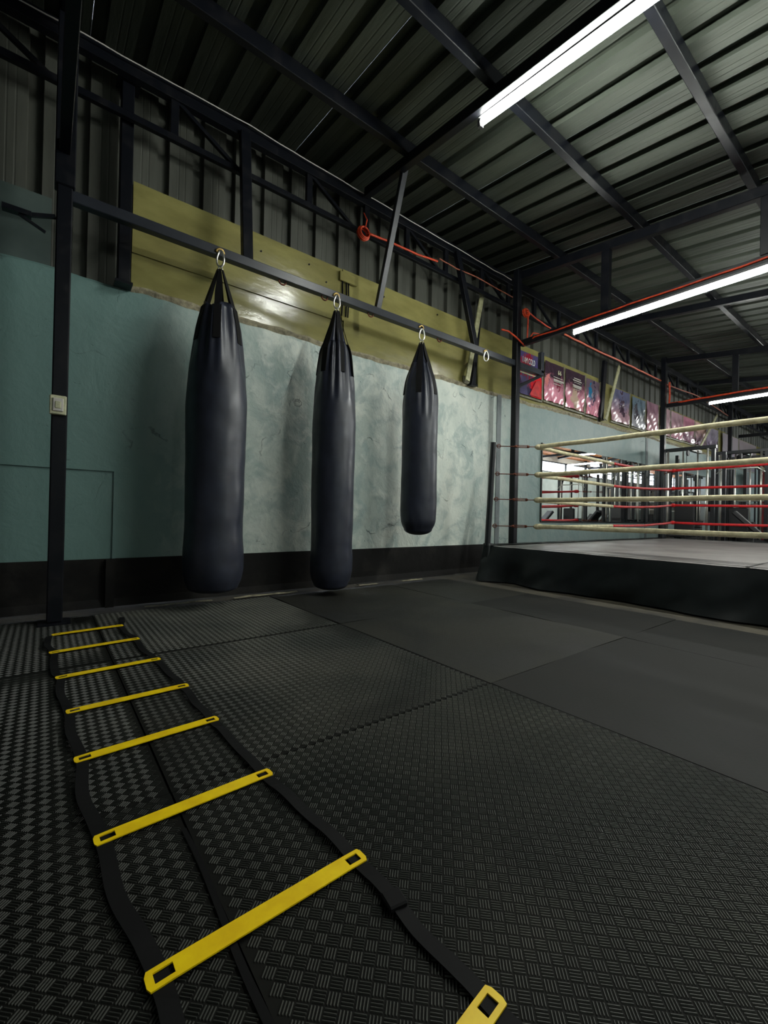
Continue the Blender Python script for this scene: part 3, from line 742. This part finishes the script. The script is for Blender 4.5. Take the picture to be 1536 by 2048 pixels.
tag(MB().tube(wob([(-0.2, 3.70, 4.02), (1.2, 3.70, 4.06), (2.8, 3.70, 4.03), (5.0, 3.70, 4.0)], n=12), 0.005, 5).obj('grey_wire', M['greyplastic']), 'thin grey electric wire running along the wall girder', 'wire')

# ------------------------------------------------------------------ boxing ring
ring = thing('boxing_ring', 'raised boxing ring with grey canvas, black skirt and cream and red ropes', 'boxing ring', (6.8, 0.9, 0))
RX0, RX1, RY0, RY1, CZ = 4.20, 9.55, -2.0, 3.40, 0.405
b = MB(); b.grid(lambda u, v: (RX0 + (RX1 - RX0) * u, RY0 + (RY1 - RY0) * v, CZ + 0.004 * noise.noise((u * 7, v * 7, 0)) - (0.012 if min(u, v, 1 - u, 1 - v) < 0.001 else 0)), 40, 40)
b.obj('canvas', M['canvas'], ring, smooth=True)
MB().box((RX0 + 0.02, RY0 + 0.02, 0.30), (RX1 - 0.02, RY1 - 0.02, CZ - 0.012)).obj('platform', M['steel'], ring)
# canvas seam tapes
MB().box((RX0 + 0.05, 0.93, CZ + 0.002), (RX1 - 0.05, 0.95, CZ + 0.007)).obj('seam_tape', M['greyplastic'] if False else mat('dark_seam', srgb(92, 90, 90), 0.5), ring)
def skirt_side(p, q, n, seed, ny=14):
    p = Vector(p); q = Vector(q); out = (q - p).cross(Vector((0, 0, 1))).normalized()
    def fn(u, v):
        c = p.lerp(q, u); dn = 1 - v
        fold = (0.045 + 0.07 * math.exp(-min(u, 1 - u) * 7)) * math.sin(u * n * 2.2 + 2.2 * math.sin(u * n * 0.53 + seed)) * dn ** 1.3 + 0.05 * noise.noise((u * n * 1.3 - v * 1.5, v * 2, seed)) * dn
        corner = 0.05 * math.exp(-min(u, 1 - u) * (q - p).length / 0.18) * dn
        o = 0.012 + 0.055 * dn ** 0.8 + fold * 0.75 + corner
        if seed == 2.0: o *= 0.4
        z = CZ - 0.004 + 0.006 * noise.noise((u * 25, 0, seed)) if v > 0.999 else CZ * v * 0.985 + 0.004
        return c + out * max(0.006, o) + Vector((0, 0, z))
    return fn
for p, q, n, sd, nm in (((RX0, RY1, 0), (RX0, RY0, 0), 17, 0.3, 1), ((RX1, RY1, 0), (RX0, RY1, 0), 16, 2.0, 1), ((RX0, RY0, 0), (RX1, RY0, 0), 16, 4.0, 1), ((RX1, RY0, 0), (RX1, RY1, 0), 16, 6.0, 1)):
    b = MB(); f_ = skirt_side(p, q, n, sd); b.grid(f_, 150, 12)
    # hem rolled over the edge of the canvas
    d_ = (Vector(q) - Vector(p)).cross(Vector((0, 0, 1))).normalized()
    b.grid(lambda u, v: Vector(p).lerp(Vector(q), u) + d_ * (0.02 - 0.075 * v) + Vector((0, 0, CZ + 0.006 + 0.003 * noise.noise((u * 30, v, sd)))), 150, 2)
    b.obj('skirt', M['skirt'], ring, smooth=True)
# bunched cloth round the near corner
b = MB()
for k in range(15):
    z = 0.43 - 0.43 * k / 14; r = 0.055 + 0.065 * (k / 14) ** 1.2
    for q in range(24):
        th = 2 * PI * q / 24; rr = r * (1 + 0.14 * math.sin(th * 5 + k * 0.15) + 0.1 * noise.noise((th, z * 5, 1)))
        b.v.append((RX0 + 0.0 + rr * math.cos(th), RY1 - 0.03 + rr * math.sin(th), max(0.003, z)))
for k in range(14):
    for q in range(24):
        c = (q + 1) % 24; o = k * 24; b.f.append((o + q, o + 24 + q, o + 24 + c, o + c))
b.f.append(tuple(range(24)))
b.obj('corner_cloth', M['skirt'], ring, smooth=True)

IX0, IX1, IY0, IY1 = 4.70, 8.90, -1.17, 3.03
corners = [((IX0, IY1), (4.225, 3.36)), ((IX1, IY1), (9.40, 3.36)), ((IX1, IY0), (9.40, -1.6)), ((IX0, IY0), (4.225, -1.6))]
HZ = (1.60, 1.265, 0.96, 0.64)
HZF = (1.64, 1.32, 1.02, 0.71)
for ci, ((ix, iy), (px, py)) in enumerate(corners):
    top = 1.64 if ci in (0, 3) else 1.70
    lean = 0.05 if ci == 0 else 0.0
    MB().tube([(px - lean, py, CZ), (px + lean * 0.6, py, top)], 0.036, 14).obj('corner_post', M['frame'], ring, smooth=False)
    for li in range(4):
        z = (HZ if ci in (0, 3) else HZF)[li]
        a = Vector((px + lean * (z - 1), py, z)); c = Vector((ix, iy, z)); d_ = (c - a).normalized(); L_ = (c - a).length
        a = a + d_ * 0.034
        tb = MB(); tb.tube([a, a + d_ * (L_ - 0.06)], 0.006, 6)
        m1 = a + d_ * L_ * 0.42; m2 = a + d_ * L_ * 0.70
        for off in (-0.014, 0.014): tb.tube([m1 + Vector((0, 0, off)), m2 + Vector((0, 0, off))], 0.004, 5)
        tb.tube([m1 - d_ * 0.01, m1 + d_ * 0.015], 0.015, 6); tb.tube([m2 - d_ * 0.015, m2 + d_ * 0.01], 0.015, 6)
        tb.tube(arc(a + d_ * 0.03, 0.022, 0, 2 * PI, 12, d_, (0, 0, 1)), 0.005, 5, caps=False)
        tb.obj('turnbuckle', M['rust'], ring, smooth=True)
        # taped knot where the two ropes meet
        kb = MB(); kb.tube([c - d_ * 0.05, c - d_ * 0.02, c + d_ * 0.03, c + d_ * 0.07], [0.016, 0.034, 0.036, 0.020], 10)
        kb.obj('rope_knot', M['rope_white'] if ci in (0,) else M['rope_red'], ring, smooth=True)
def rope(p, q, r, m, sag=0.0, bumps=0.0, sd=0, n=40):
    p = Vector(p); q = Vector(q); pts = []; rad = []
    for k in range(n + 1):
        u = k / n; v = p.lerp(q, u); v.z -= sag * 4 * u * (1 - u); v.z += bumps * noise.noise((u * 5 + sd, 0, 0)); pts.append(v)
        rad.append(r * (1 + 0.07 * noise.noise((u * 40, sd, 0))))
    MB().tube(pts, rad, 10).obj('rope', m, ring, smooth=True)
for li in range(4):
    zf, zb_ = HZ[li], HZF[li]
    mid = 0.45; sg = (0.0, 0.012, 0.014, 0.0)[li]
    rope((IX0, IY1, zf), (IX0, mid, zf), 0.026, M['rope_white'], -0.0 + sg * 0.3, 0.006, li)
    rope((IX0, mid, zf), (IX0, IY0, zf), 0.024, M['rope_red'], 0, 0.006, li + 9)
    # back side, beside the wall: cream half then red half
    xm = 6.60
    zm = zf + (zb_ - zf) * 0.45 - (0.05, 0.05, 0.05, 0.02)[li]
    rope((IX0 + 0.02, IY1, zf - 0.01), (xm, IY1, zm), 0.023, M['rope_white'], 0.0, 0.006, li + 3)
    rope((xm, IY1, zm), (IX1, IY1, zb_), 0.019, M['rope_red'], 0.02, 0.006, li + 5)
    rope((IX1, IY1, zb_), (IX1, IY0, zb_), 0.022, M['rope_red'], (-0.02, 0.0, 0.02, 0.02)[li], 0.01, li + 7)
    rope((IX0, IY0, zf), (IX1, IY0, zb_), 0.022, M['rope_red'], 0.02, 0.01, li + 8)

# ------------------------------------------------------------------ agility ladder
lad = thing('agility_ladder', 'flat agility ladder with yellow rungs and black straps lying on the mats', 'agility ladder', (0.3, 1.8, 0))
rungs = [((0.048, 3.186), (0.412, 3.221)), ((0.033, 2.800), (0.446, 2.845)), ((0.052, 2.371), (0.471, 2.401)), ((0.076, 1.954), (0.498, 1.974)),
         ((0.083, 1.565), (0.506, 1.598)), ((0.101, 1.157), (0.527, 1.181)), ((0.139, 0.761), (0.564, 0.776)), ((0.150, 0.372), (0.572, 0.424))]
for i, (p, q) in enumerate(rungs):
    p = Vector((*p, 0.010)); q = Vector((*q, 0.010)); d_ = (q - p).normalized(); n_ = Vector((-d_.y, d_.x, 0)); L_ = (q - p).length
    W2 = 0.019; T = 0.0028
    # plate with a rectangular slot near each end
    us = [0, 0.012, 0.042, L_ - 0.042, L_ - 0.012, L_]; vs = [-W2, -W2 + 0.009, W2 - 0.009, W2]
    bm = bmesh.new(); grid = {}
    for a, u in enumerate(us):
        for c, v in enumerate(vs):
            cut = 0.004 if (a in (0, 5) and c in (0, 3)) else 0
            uu = u + (cut if a == 0 else -cut)
            z = 0.006 * math.sin(PI * u / L_) * 0.5
            grid[a, c] = bm.verts.new(p + d_ * uu + n_ * v + Vector((0, 0, z)))
    for a in range(5):
        for c in range(3):
            if a in (1, 3) and c == 1: continue
            bm.faces.new((grid[a, c], grid[a + 1, c], grid[a + 1, c + 1], grid[a, c + 1]))
    r_ = bmesh.ops.extrude_face_region(bm, geom=list(bm.faces))
    for g_ in r_['geom']:
        if isinstance(g_, bmesh.types.BMVert): g_.co.z -= T
    bmesh.ops.recalc_face_normals(bm, faces=bm.faces)
    me = bpy.data.meshes.new('rung'); bm.to_mesh(me); bm.free(); me.materials.append(M['yellow'])
    o = bpy.data.objects.new('rung', me); C.objects.link(o); o.parent = lad; o.matrix_parent_inverse = lad.matrix_world.inverted()
def catmull(pts, n=8):
    out = []; P_ = [Vector(p) for p in pts]; P_ = [P_[0] * 2 - P_[1]] + P_ + [P_[-1] * 2 - P_[-2]]
    for i in range(1, len(P_) - 2):
        for k in range(n):
            t = k / n; a, b_, c, d_ = P_[i - 1:i + 3]
            out.append(0.5 * ((2 * b_) + (c - a) * t + (2 * a - 5 * b_ + 4 * c - d_) * t * t + (3 * b_ - a - 3 * c + d_) * t ** 3))
    out.append(P_[-2]); return out
left = [(0.037, 3.165), (0.028, 2.95), (0.055, 2.80), (0.050, 2.62), (0.054, 2.442), (0.072, 2.371), (0.065, 2.17), (0.085, 1.954), (0.084, 1.76), (0.103, 1.565), (0.093, 1.36), (0.118, 1.157), (0.125, 0.97), (0.160, 0.761), (0.158, 0.56), (0.172, 0.372), (0.18, 0.2), (0.20, 0.0)]
right = [(0.435, 3.469), (0.42, 3.32), (0.402, 3.22), (0.400, 3.05), (0.425, 2.845), (0.428, 2.62), (0.452, 2.401), (0.462, 2.2), (0.478, 1.974), (0.478, 1.78), (0.487, 1.598), (0.496, 1.395), (0.508, 1.18), (0.521, 1.045), (0.535, 0.90), (0.545, 0.776), (0.549, 0.673), (0.543, 0.571), (0.548, 0.49), (0.553, 0.424), (0.56, 0.2), (0.56, 0.0)]
for nm, pts in (('l', left), ('r', right)):
    cc = catmull([(x, y, 0) for x, y in pts]); sd, P3 = [], []
    for k, v in enumerate(cc):
        d_ = (cc[min(k + 1, len(cc) - 1)] - cc[max(k - 1, 0)]).normalized()
        near = min(abs(v.y - (r0[1] + r1[1]) / 2) for r0, r1 in rungs)
        lift = 0.0015 + 0.010 * (math.sin(min(1.0, near / 0.19) * PI) ** 2) * (0.3 + 0.7 * abs(noise.noise((v.y * 3, v.x * 20, 0)))) 
        tw = 0.35 * noise.noise((v.y * 2.6, v.x * 9, 4))
        sdv = Vector((d_.y, -d_.x, 0)); sdv = (sdv * math.cos(tw) + Vector((0, 0, abs(math.sin(tw))))).normalized() if near > 0.05 else sdv
        P3.append(v + Vector((0, 0, lift + 0.004 + 0.012 * abs(sdv.z)))); sd.append(sdv)
    MB().ribbon(P3, 0.030, sd, 0.0022).obj('side_strap', M['strap'], lad)
# buckle on the near right strap
MB().bar((0.541, 0.625, 0.012), (0.548, 0.665, 0.012), 0.040, 0.012).obj('buckle', M['strap'], lad, bevel=0.003)
# black tape over the mat seam
b = MB(); b.grid(lambda u, v: (0.268 + 0.016 * v * (0.6 + 0.4 * u) + 0.006 * noise.noise((u * 3, 0, 0)), 0.30 + 0.79 * (1 - u), 0.0045 + 0.001 * v), 30, 1)
tag(b.obj('seam_tape', M['strap']), 'narrow black strip lying over the mat seam inside the agility ladder', 'tape')

# ------------------------------------------------------------------ wall mirror(s)
for x0, x1, lab in ((6.19, 10.85, 'long frameless wall mirror behind the ring ropes reflecting daylight'), (11.3, 16.2, 'wall mirror behind the gym machines right of the third column')):
    t = thing('wall_mirror', lab, 'mirror', (x0, 3.93, 0.70))
    MB().box((x0, 3.928, 0.70), (x1, 3.936, 1.92)).obj('glass', M['mirror'], t)
    MB().box((x0 - 0.012, 3.93, 0.68), (x1 + 0.012, 3.95, 0.70)).obj('ledge', M['steel'], t)
    MB().box((x0 - 0.02, 3.926, 0.69), (x0, 3.95, 1.93)).obj('edge_strip', M['dark'], t)

# ------------------------------------------------------------------ posters
def poster_mat(name, top, bot, accent=None, acc_pos=(0.5, 0.5), acc_r=0.2, rough=0.24):
    m = mat(name, top, rough); b = NB(m); P = b.N['Principled BSDF']; g = b.coords('Generated'); s_ = b.sep(g)
    n = b.noise(b.mapping(g, scale=(2, 1, 2)), 2.2, 4, 1.0)
    f = b.rng(b.math('ADD', s_[2], b.math('MULTIPLY', b.math('SUBTRACT', n, 0.5), 0.7)), 0.25, 0.7)
    col = b.mix(f, bot, top)
    if accent:
        for (ax, az, rr, ac) in accent:
            dx = b.math('SUBTRACT', s_[0], ax); dz = b.math('SUBTRACT', s_[2], az)
            d_ = b.math('SQRT', b.math('ADD', b.math('MULTIPLY', dx, dx), b.math('MULTIPLY', b.math('MULTIPLY', dz, dz), 0.3)))
            d_ = b.math('ADD', d_, b.math('MULTIPLY', b.math('SUBTRACT', n, 0.5), 0.8))
            col = b.mix(b.rng(d_, rr, rr * 0.75), col, ac)
    b.L.new(col, P.inputs['Base Color']); P.inputs['Specular IOR Level'].default_value = 0.9
    P.inputs['Coat Weight'].default_value = 0.6 if rough < 0.4 else 0.0; P.inputs['Coat Roughness'].default_value = 0.18
    return m
pink, plum, navy, grey, pale = srgb(232, 150, 172), srgb(58, 38, 54), srgb(60, 56, 92), srgb(120, 124, 138), srgb(196, 190, 196)
pdef = [
    (5.52, 6.12, 2.60, 3.24, poster_mat('poster_red', srgb(74, 66, 116), srgb(54, 48, 84), [(0.30, 0.52, 0.30, srgb(150, 22, 46)), (0.80, 0.18, 0.26, srgb(225, 20, 34)), (0.25, 0.15, 0.2, srgb(84, 78, 120))]), 'dark blue and red poster on the wall reading I AM COLD, first of the row'),
    (6.20, 6.75, 2.62, 3.24, poster_mat('poster_quote', plum, pink, [(0.12, 0.5, 0.10, srgb(214, 130, 128)), (0.75, 0.5, 0.09, srgb(120, 20, 50))]), 'plum and pink wrinkled poster with a big white quotation mark'),
    (6.82, 7.44, 2.61, 3.25, poster_mat('poster_lines', plum, pink, [(0.5, 0.25, 0.16, srgb(196, 170, 150))]), 'plum and pink poster with centred white text lines, third of the row'),
    (7.50, 7.98, 2.60, 3.23, poster_mat('poster_figure', srgb(110, 92, 108), pink, [(0.3, 0.62, 0.12, srgb(20, 120, 170)), (0.6, 0.6, 0.12, srgb(60, 50, 84))]), 'pink crumpled poster with a turquoise patch, left of the pale batten'),
    (8.46, 9.20, 2.63, 3.26, poster_mat('poster_blue', srgb(104, 106, 140), srgb(188, 148, 160), [(0.6, 0.5, 0.18, srgb(72, 48, 70))]), 'grey blue and pink poster, first right of the pale batten'),
    (9.32, 9.93, 2.64, 3.24, poster_mat('poster_teal', srgb(110, 132, 150), srgb(178, 178, 186), [(0.35, 0.5, 0.14, srgb(50, 44, 62))]), 'pale blue poster with a dark standing figure'),
    (10.02, 10.62, 2.65, 3.27, poster_mat('poster_pink_a', srgb(176, 130, 150), srgb(216, 168, 180)), 'plain pale pink glossy poster just left of the third column'),
    (10.75, 11.30, 2.66, 3.27, poster_mat('poster_pink_b', srgb(196, 160, 170), srgb(226, 186, 194)), 'pale pink glossy poster just right of the third column'),
    (11.36, 12.05, 2.67, 3.27, poster_mat('poster_pink_c', srgb(196, 158, 170), srgb(206, 150, 166)), 'rose pink wrinkled poster, second right of the third column'),
    (12.10, 12.85, 2.68, 3.27, poster_mat('poster_pink_d', srgb(214, 140, 164), srgb(150, 110, 130)), 'rose poster darkening downwards, third right of the third column'),
    (12.90, 13.70, 2.69, 3.26, poster_mat('poster_pink_e', srgb(210, 170, 160), srgb(140, 110, 130)), 'faded peach poster, fourth right of the third column'),
    (13.75, 14.70, 2.69, 3.26, poster_mat('poster_violet', srgb(186, 176, 196), srgb(130, 112, 136)), 'violet grey crumpled poster just before the fourth column'),
    (15.10, 16.60, 2.45, 3.26, poster_mat('poster_smoke_a', srgb(120, 108, 116), srgb(96, 84, 100), rough=0.55), 'smoky purple poster just beyond the fourth column'),
    (16.70, 18.60, 2.40, 3.26, poster_mat('poster_smoke_b', srgb(110, 96, 100), srgb(80, 70, 84), rough=0.55), 'last dark purple poster at the far end of the row'),
]
for i, (x0, x1, z0, z1, m, lab) in enumerate(pdef):
    def fn(u, v):
        x = x0 + (x1 - x0) * u; z = z0 + (z1 - z0) * v; dn = 1 - v
        wr = (0.5 if i > 11 else 1) * (0.030 if i else 0.005) * (0.3 + dn) * noise.noise((u * 3.2 + (v * 2.4) + i * 7, v * 1.4 - u * 1.2, i)) + (0.3 if i > 11 else 1) * (0.014 if i else 0.001) * noise.noise((u * 8 - v * 7, v * 5, i + 3)) * (0.2 + dn)
        return (x, min(3.944, 3.925 + wr), z)
    t = thing('poster', lab, 'poster', (x0, 3.93, z0), 'posters above the concrete wall')
    b = MB(); b.grid(fn, 26, 26); sheet = b.obj('sheet', m, t, smooth=True)
    MB().box((x1 + 0.005, 3.925, z0 - 0.01), (x1 + 0.045, 3.955, z1 + 0.02)).obj('frame_strip', M['olive2'], t)
    MB().box((x0, 3.935, z0 - 0.04), (x1 + 0.045, 3.965, z0 - 0.012)).obj('frame_strip', M['olive2'], t)
    # print
    if i == 0:
        cu = bpy.data.curves.new('lettering', 'FONT'); cu.body = 'I AM COLD'; cu.size = 0.125; cu.align_x = 'CENTER'; cu.extrude = 0.001; cu.space_character = 1.08
        cu.offset = 0.0
        to = bpy.data.objects.new('lettering', cu); C.objects.link(to); to.rotation_euler = (PI / 2, 0, 0); to.scale = (0.48, 1.0, 1)
        cu.materials.append(mat('white_print', srgb(238, 238, 240), 0.5)); cu.resolution_u = 3
        bpy.context.view_layer.update(); me = bpy.data.meshes.new_from_object(to); bpy.data.objects.remove(to)
        to = bpy.data.objects.new('lettering', me); C.objects.link(to); to.rotation_euler = (PI / 2, 0, 0); to.scale = (0.48, 1.0, 1)
        to.parent = sheet; to.location = (x0 + 0.235, 3.912, z0 + 0.47)
        MB().box((x0 + 0.02, 3.912, 2.905), (x0 + 0.43, 3.914, 2.925)).obj('print_bar', M['white_plastic'], sheet)
        # figure and red shapes as flat print
        MB().prism([(0.28, 0.0), (0.60, 0.0), (0.56, 0.26), (0.46, 0.24)], lambda u, v, q: (x0 + u * 0.95, 3.914 - q, z0 + v + 0.015), 0, 0.002).obj('print_shape', M['rope_red'], sheet)
    if i == 1:
        for dx in (0.0, 0.055):
            bb = MB(); bb.tube([(x0 + 0.37 + dx, 3.905, z0 + 0.475), (x0 + 0.37 + dx, 3.902, z0 + 0.475)], 0.021, 12); bb.bar((x0 + 0.355 + dx, 3.904, z0 + 0.48), (x0 + 0.375 + dx, 3.904, z0 + 0.525), 0.016, 0.003, up=(0, 1, 0)); bb.obj('quotation_mark', M['white_plastic'], sheet)
        for k, (w_, q) in enumerate(((0.26, 0.40), (0.30, 0.355), (0.24, 0.33), (0.2, 0.29))):
            MB().box((x0 + 0.22, 3.902, z0 + q - (0.014 if k == 1 else 0.006)), (x0 + 0.22 + w_, 3.9045, z0 + q + (0.014 if k == 1 else 0.004))).obj('text_line', M['greyplastic'], sheet)
    if i == 2:
        for w_, q, h_ in ((0.22, 0.52, 0.012), (0.28, 0.485, 0.014), (0.2, 0.45, 0.006), (0.28, 0.40, 0.02), (0.26, 0.37, 0.014), (0.16, 0.335, 0.005)):
            MB().box((x0 + 0.33 - w_ / 2, 3.902, z0 + q - h_), (x0 + 0.33 + w_ / 2, 3.9045, z0 + q + h_ * 0.4)).obj('text_line', M['greyplastic'], sheet)

# ------------------------------------------------------------------ gym machines
def cyl(b, c, r, w_, axis, n=20):
    c = Vector(c); a = Vector(axis).normalized(); b.tube([c - a * w_ / 2, c + a * w_ / 2], r, n); return b
def cable_machine(x, y, lab, h=2.2, w=0.86, d=0.7, seat=True, arch=False):
    """frame faces the ring (-x); width along y"""
    t = thing('cable_machine', lab, 'gym machine', (x, y, 0), 'gym machines behind the ring')
    for dx in (0, d):
        for dy in (0, w): MB().box((x + dx - 0.035, y + dy - 0.03, 0), (x + dx + 0.035, y + dy + 0.03, h)).obj('upright', M['frame'], t, bevel=0.004)
    MB().bar((x, y - 0.05, h + 0.03), (x, y + w + 0.05, h + 0.03), 0.08, 0.07).obj('top_beam', M['frame'], t, bevel=0.005)
    MB().bar((x, y + w / 2, h + 0.03), (x + d, y + w / 2, h + 0.03), 0.07).obj('top_beam', M['frame'], t, bevel=0.005)
    MB().bar((x, y - 0.02, 0.05), (x, y + w + 0.02, 0.05), 0.08, 0.08).bar((x + d, y, 0.05), (x + d, y + w, 0.05), 0.08, 0.08).bar((x, y + w / 2, 0.05), (x + d, y + w / 2, 0.05), 0.07).obj('base_frame', M['frame'], t)
    for dy in (0.30, 0.56): MB().tube([(x + 0.12, y + dy, 0.08), (x + 0.12, y + dy, h)], 0.014, 10).obj('guide_rod', M['chrome'], t, smooth=True)
    for k in range(12): MB().box((x + 0.06, y + 0.22, 0.10 + k * 0.055), (x + 0.18, y + 0.64, 0.148 + k * 0.055)).obj('weight_plate', M['plate'], t, bevel=0.004)
    for dy in (0.08, w - 0.08): MB().tube([(x - 0.05, y + dy, 0.1), (x - 0.05, y + dy, h)], 0.02, 10).obj('chrome_post', M['chrome'], t, smooth=True)
    cyl(MB(), (x - 0.03, y + w / 2, h - 0.06), 0.06, 0.03, (0, 1, 0)).obj('pulley', M['plate'], t)
    MB().tube([(x - 0.09, y + w / 2, h - 0.06), (x - 0.09, y + w / 2, h - 0.34)], 0.005, 6).obj('cable', M['steel'], t)
    MB().tube([(x - 0.09, y + w / 2 - 0.42, h - 0.44), (x - 0.09, y + w / 2 - 0.30, h - 0.34), (x - 0.09, y + w / 2 + 0.30, h - 0.34), (x - 0.09, y + w / 2 + 0.42, h - 0.44)], 0.014, 8).obj('pull_bar', M['chrome'], t, smooth=True)
    if seat:
        MB().box((x - 0.62, y + w / 2 - 0.17, 0.42), (x - 0.22, y + w / 2 + 0.17, 0.50)).obj('seat', M['pad'], t, bevel=0.02)
        MB().bar((x - 0.42, y + w / 2, 0.08), (x - 0.42, y + w / 2, 0.42), 0.06).obj('seat_post', M['frame'], t)
        MB().bar((x - 0.7, y + w / 2, 0.05), (x, y + w / 2, 0.05), 0.06).obj('foot_beam', M['frame'], t)
        MB().box((x - 0.20, y + w / 2 - 0.17, 0.52), (x - 0.12, y + w / 2 + 0.17, 1.05)).obj('backrest', M['pad'], t, bevel=0.02)
    if arch:
        MB().tube([(x + 0.3, y - 0.1, 0)] + arc((x + 0.3, y + 0.3, h - 0.35), 0.4, PI, 0, 14, (0, 1, 0), (0, 0, 1)) + [(x + 0.3, y + 0.7, 0)], 0.035, 10).obj('arched_tube', M['frame'], t, smooth=True)
    return t
def power_rack(x, y, lab, h=2.3):
    t = thing('power_rack', lab, 'gym machine', (x, y, 0), 'gym machines behind the ring')
    for dx in (0, 1.1):
        for dy in (0, 1.1): MB().box((x + dx - 0.035, y + dy - 0.035, 0), (x + dx + 0.035, y + dy + 0.035, h)).obj('upright', M['frame'], t, bevel=0.004)
    for a, c in (((0, 0), (1.1, 0)), ((1.1, 0), (1.1, 1.1)), ((1.1, 1.1), (0, 1.1)), ((0, 1.1), (0, 0))):
        MB().bar((x + a[0], y + a[1], h), (x + c[0], y + c[1], h), 0.06).obj('cross_beam', M['frame'], t)
    MB().tube([(x, y - 0.5, 1.25), (x, y + 1.6, 1.25)], 0.014, 8).obj('barbell', M['chrome'], t, smooth=True)
    for dy in (-0.38, -0.32, 1.42, 1.48): cyl(MB(), (x, y + dy, 1.25), 0.22, 0.045, (0, 1, 0), 24).obj('barbell_plate', M['plate'], t)
    return t
def bench(x, y, lab, rz=0.0):
    t = thing('weight_bench', lab, 'bench', (0, 0, 0), 'weight benches')
    MB().box((-0.55, -0.14, 0.42), (0.25, 0.14, 0.50)).obj('seat_pad', M['pad'], t, bevel=0.02)
    MB().bar((0.28, 0, 0.48), (0.72, 0, 0.95), 0.28, 0.08).obj('back_pad', M['pad'], t, bevel=0.02)
    MB().bar((-0.5, 0, 0.38), (0.4, 0, 0.38), 0.06).obj('spine', M['frame'], t)
    MB().bar((-0.45, 0, 0.36), (-0.5, 0, 0.03), 0.06).bar((0.35, 0, 0.36), (0.5, 0, 0.03), 0.06).bar((-0.5, -0.28, 0.03), (-0.5, 0.28, 0.03), 0.06).bar((0.5, -0.28, 0.03), (0.5, 0.28, 0.03), 0.06).obj('leg_frame', M['frame'], t)
    t.location = (x, y, 0); t.rotation_euler = (0, 0, rz); return t
cable_machine(10.45, 2.86, 'black cable machine with chrome posts nearest behind the ring, by the third column')
cable_machine(12.0, 2.35, 'black cable machine with an arched tube, second behind the ring', h=2.25, arch=True)
power_rack(13.3, 2.15, 'black power rack with a loaded bar beyond the cable machines')
cable_machine(12.6, 0.45, 'black cable machine standing in the open floor at the right edge', h=2.1, arch=True)
power_rack(15.6, 2.1, 'farther black power rack near the fourth column', 2.35)
bench(11.3, 0.3, 'black padded weight bench right behind the ring ropes', 0.4)
bench(10.9, 1.9, 'black padded weight bench between the two cable machines', 1.7)
cable_machine(17.2, 2.2, 'distant black cable machine beside the red curtain', h=2.2)
# by the windowed wall, seen in the mirrors
cable_machine(21.5, -2.2, 'black cable machine against the windowed wall, reflected in the mirror', h=2.2, seat=False)
power_rack(23.4, -1.9, 'black power rack against the windowed wall, reflected in the mirror')
cable_machine(25.6, -2.3, 'black arched cable machine against the windowed wall, reflected in the mirror', h=2.3, arch=True)
power_rack(27.3, -1.9, 'last black power rack by the windowed wall')
bench(19.8, -1.9, 'black weight bench under the windows, reflected in the mirror', 0.1)
bench(18.2, -1.8, 'black weight bench standing alone by the pale wall, reflected in the mirror', 0.2)
# red curtain, far right
b = MB(); b.grid(lambda u, v: (16.85 + 1.2 * u, 3.45 + 0.05 * math.sin(u * 40), 0.02 + 2.3 * v), 60, 4)
tag(b.obj('curtain', M['red_cloth'], smooth=True), 'dark red hanging curtain at the far right end of the hall', 'curtain')
t = thing('curtain_rail', 'black rail holding the dark red curtain at the far right', 'rail', (16.8, 3.56, 0))
MB().tube([(16.8, 3.55, 2.36), (18.1, 3.55, 2.36)], 0.02, 8).obj('rod', M['steel'], t)
MB().tube([(16.8, 3.55, 0), (16.8, 3.55, 2.36)], 0.02, 8).obj('stand', M['steel'], t); MB().tube([(18.1, 3.55, 0), (18.1, 3.55, 2.36)], 0.02, 8).obj('stand', M['steel'], t)
# columns on the window side
for x, lab in ((5.0, 'second'), (9.95, 'third'), (14.9, 'fourth'), (19.85, 'fifth'), (24.8, 'sixth')):
    t = thing('steel_column', 'black steel column against the windowed wall, %s along the hall' % lab, 'column', (x, -2.5, 0), 'window side columns')
    MB().box((x - 0.045, -2.545, 0), (x + 0.045, -2.455, roofz(-2.5) - 0.05)).obj('shaft', M['steel'], t, bevel=0.005)
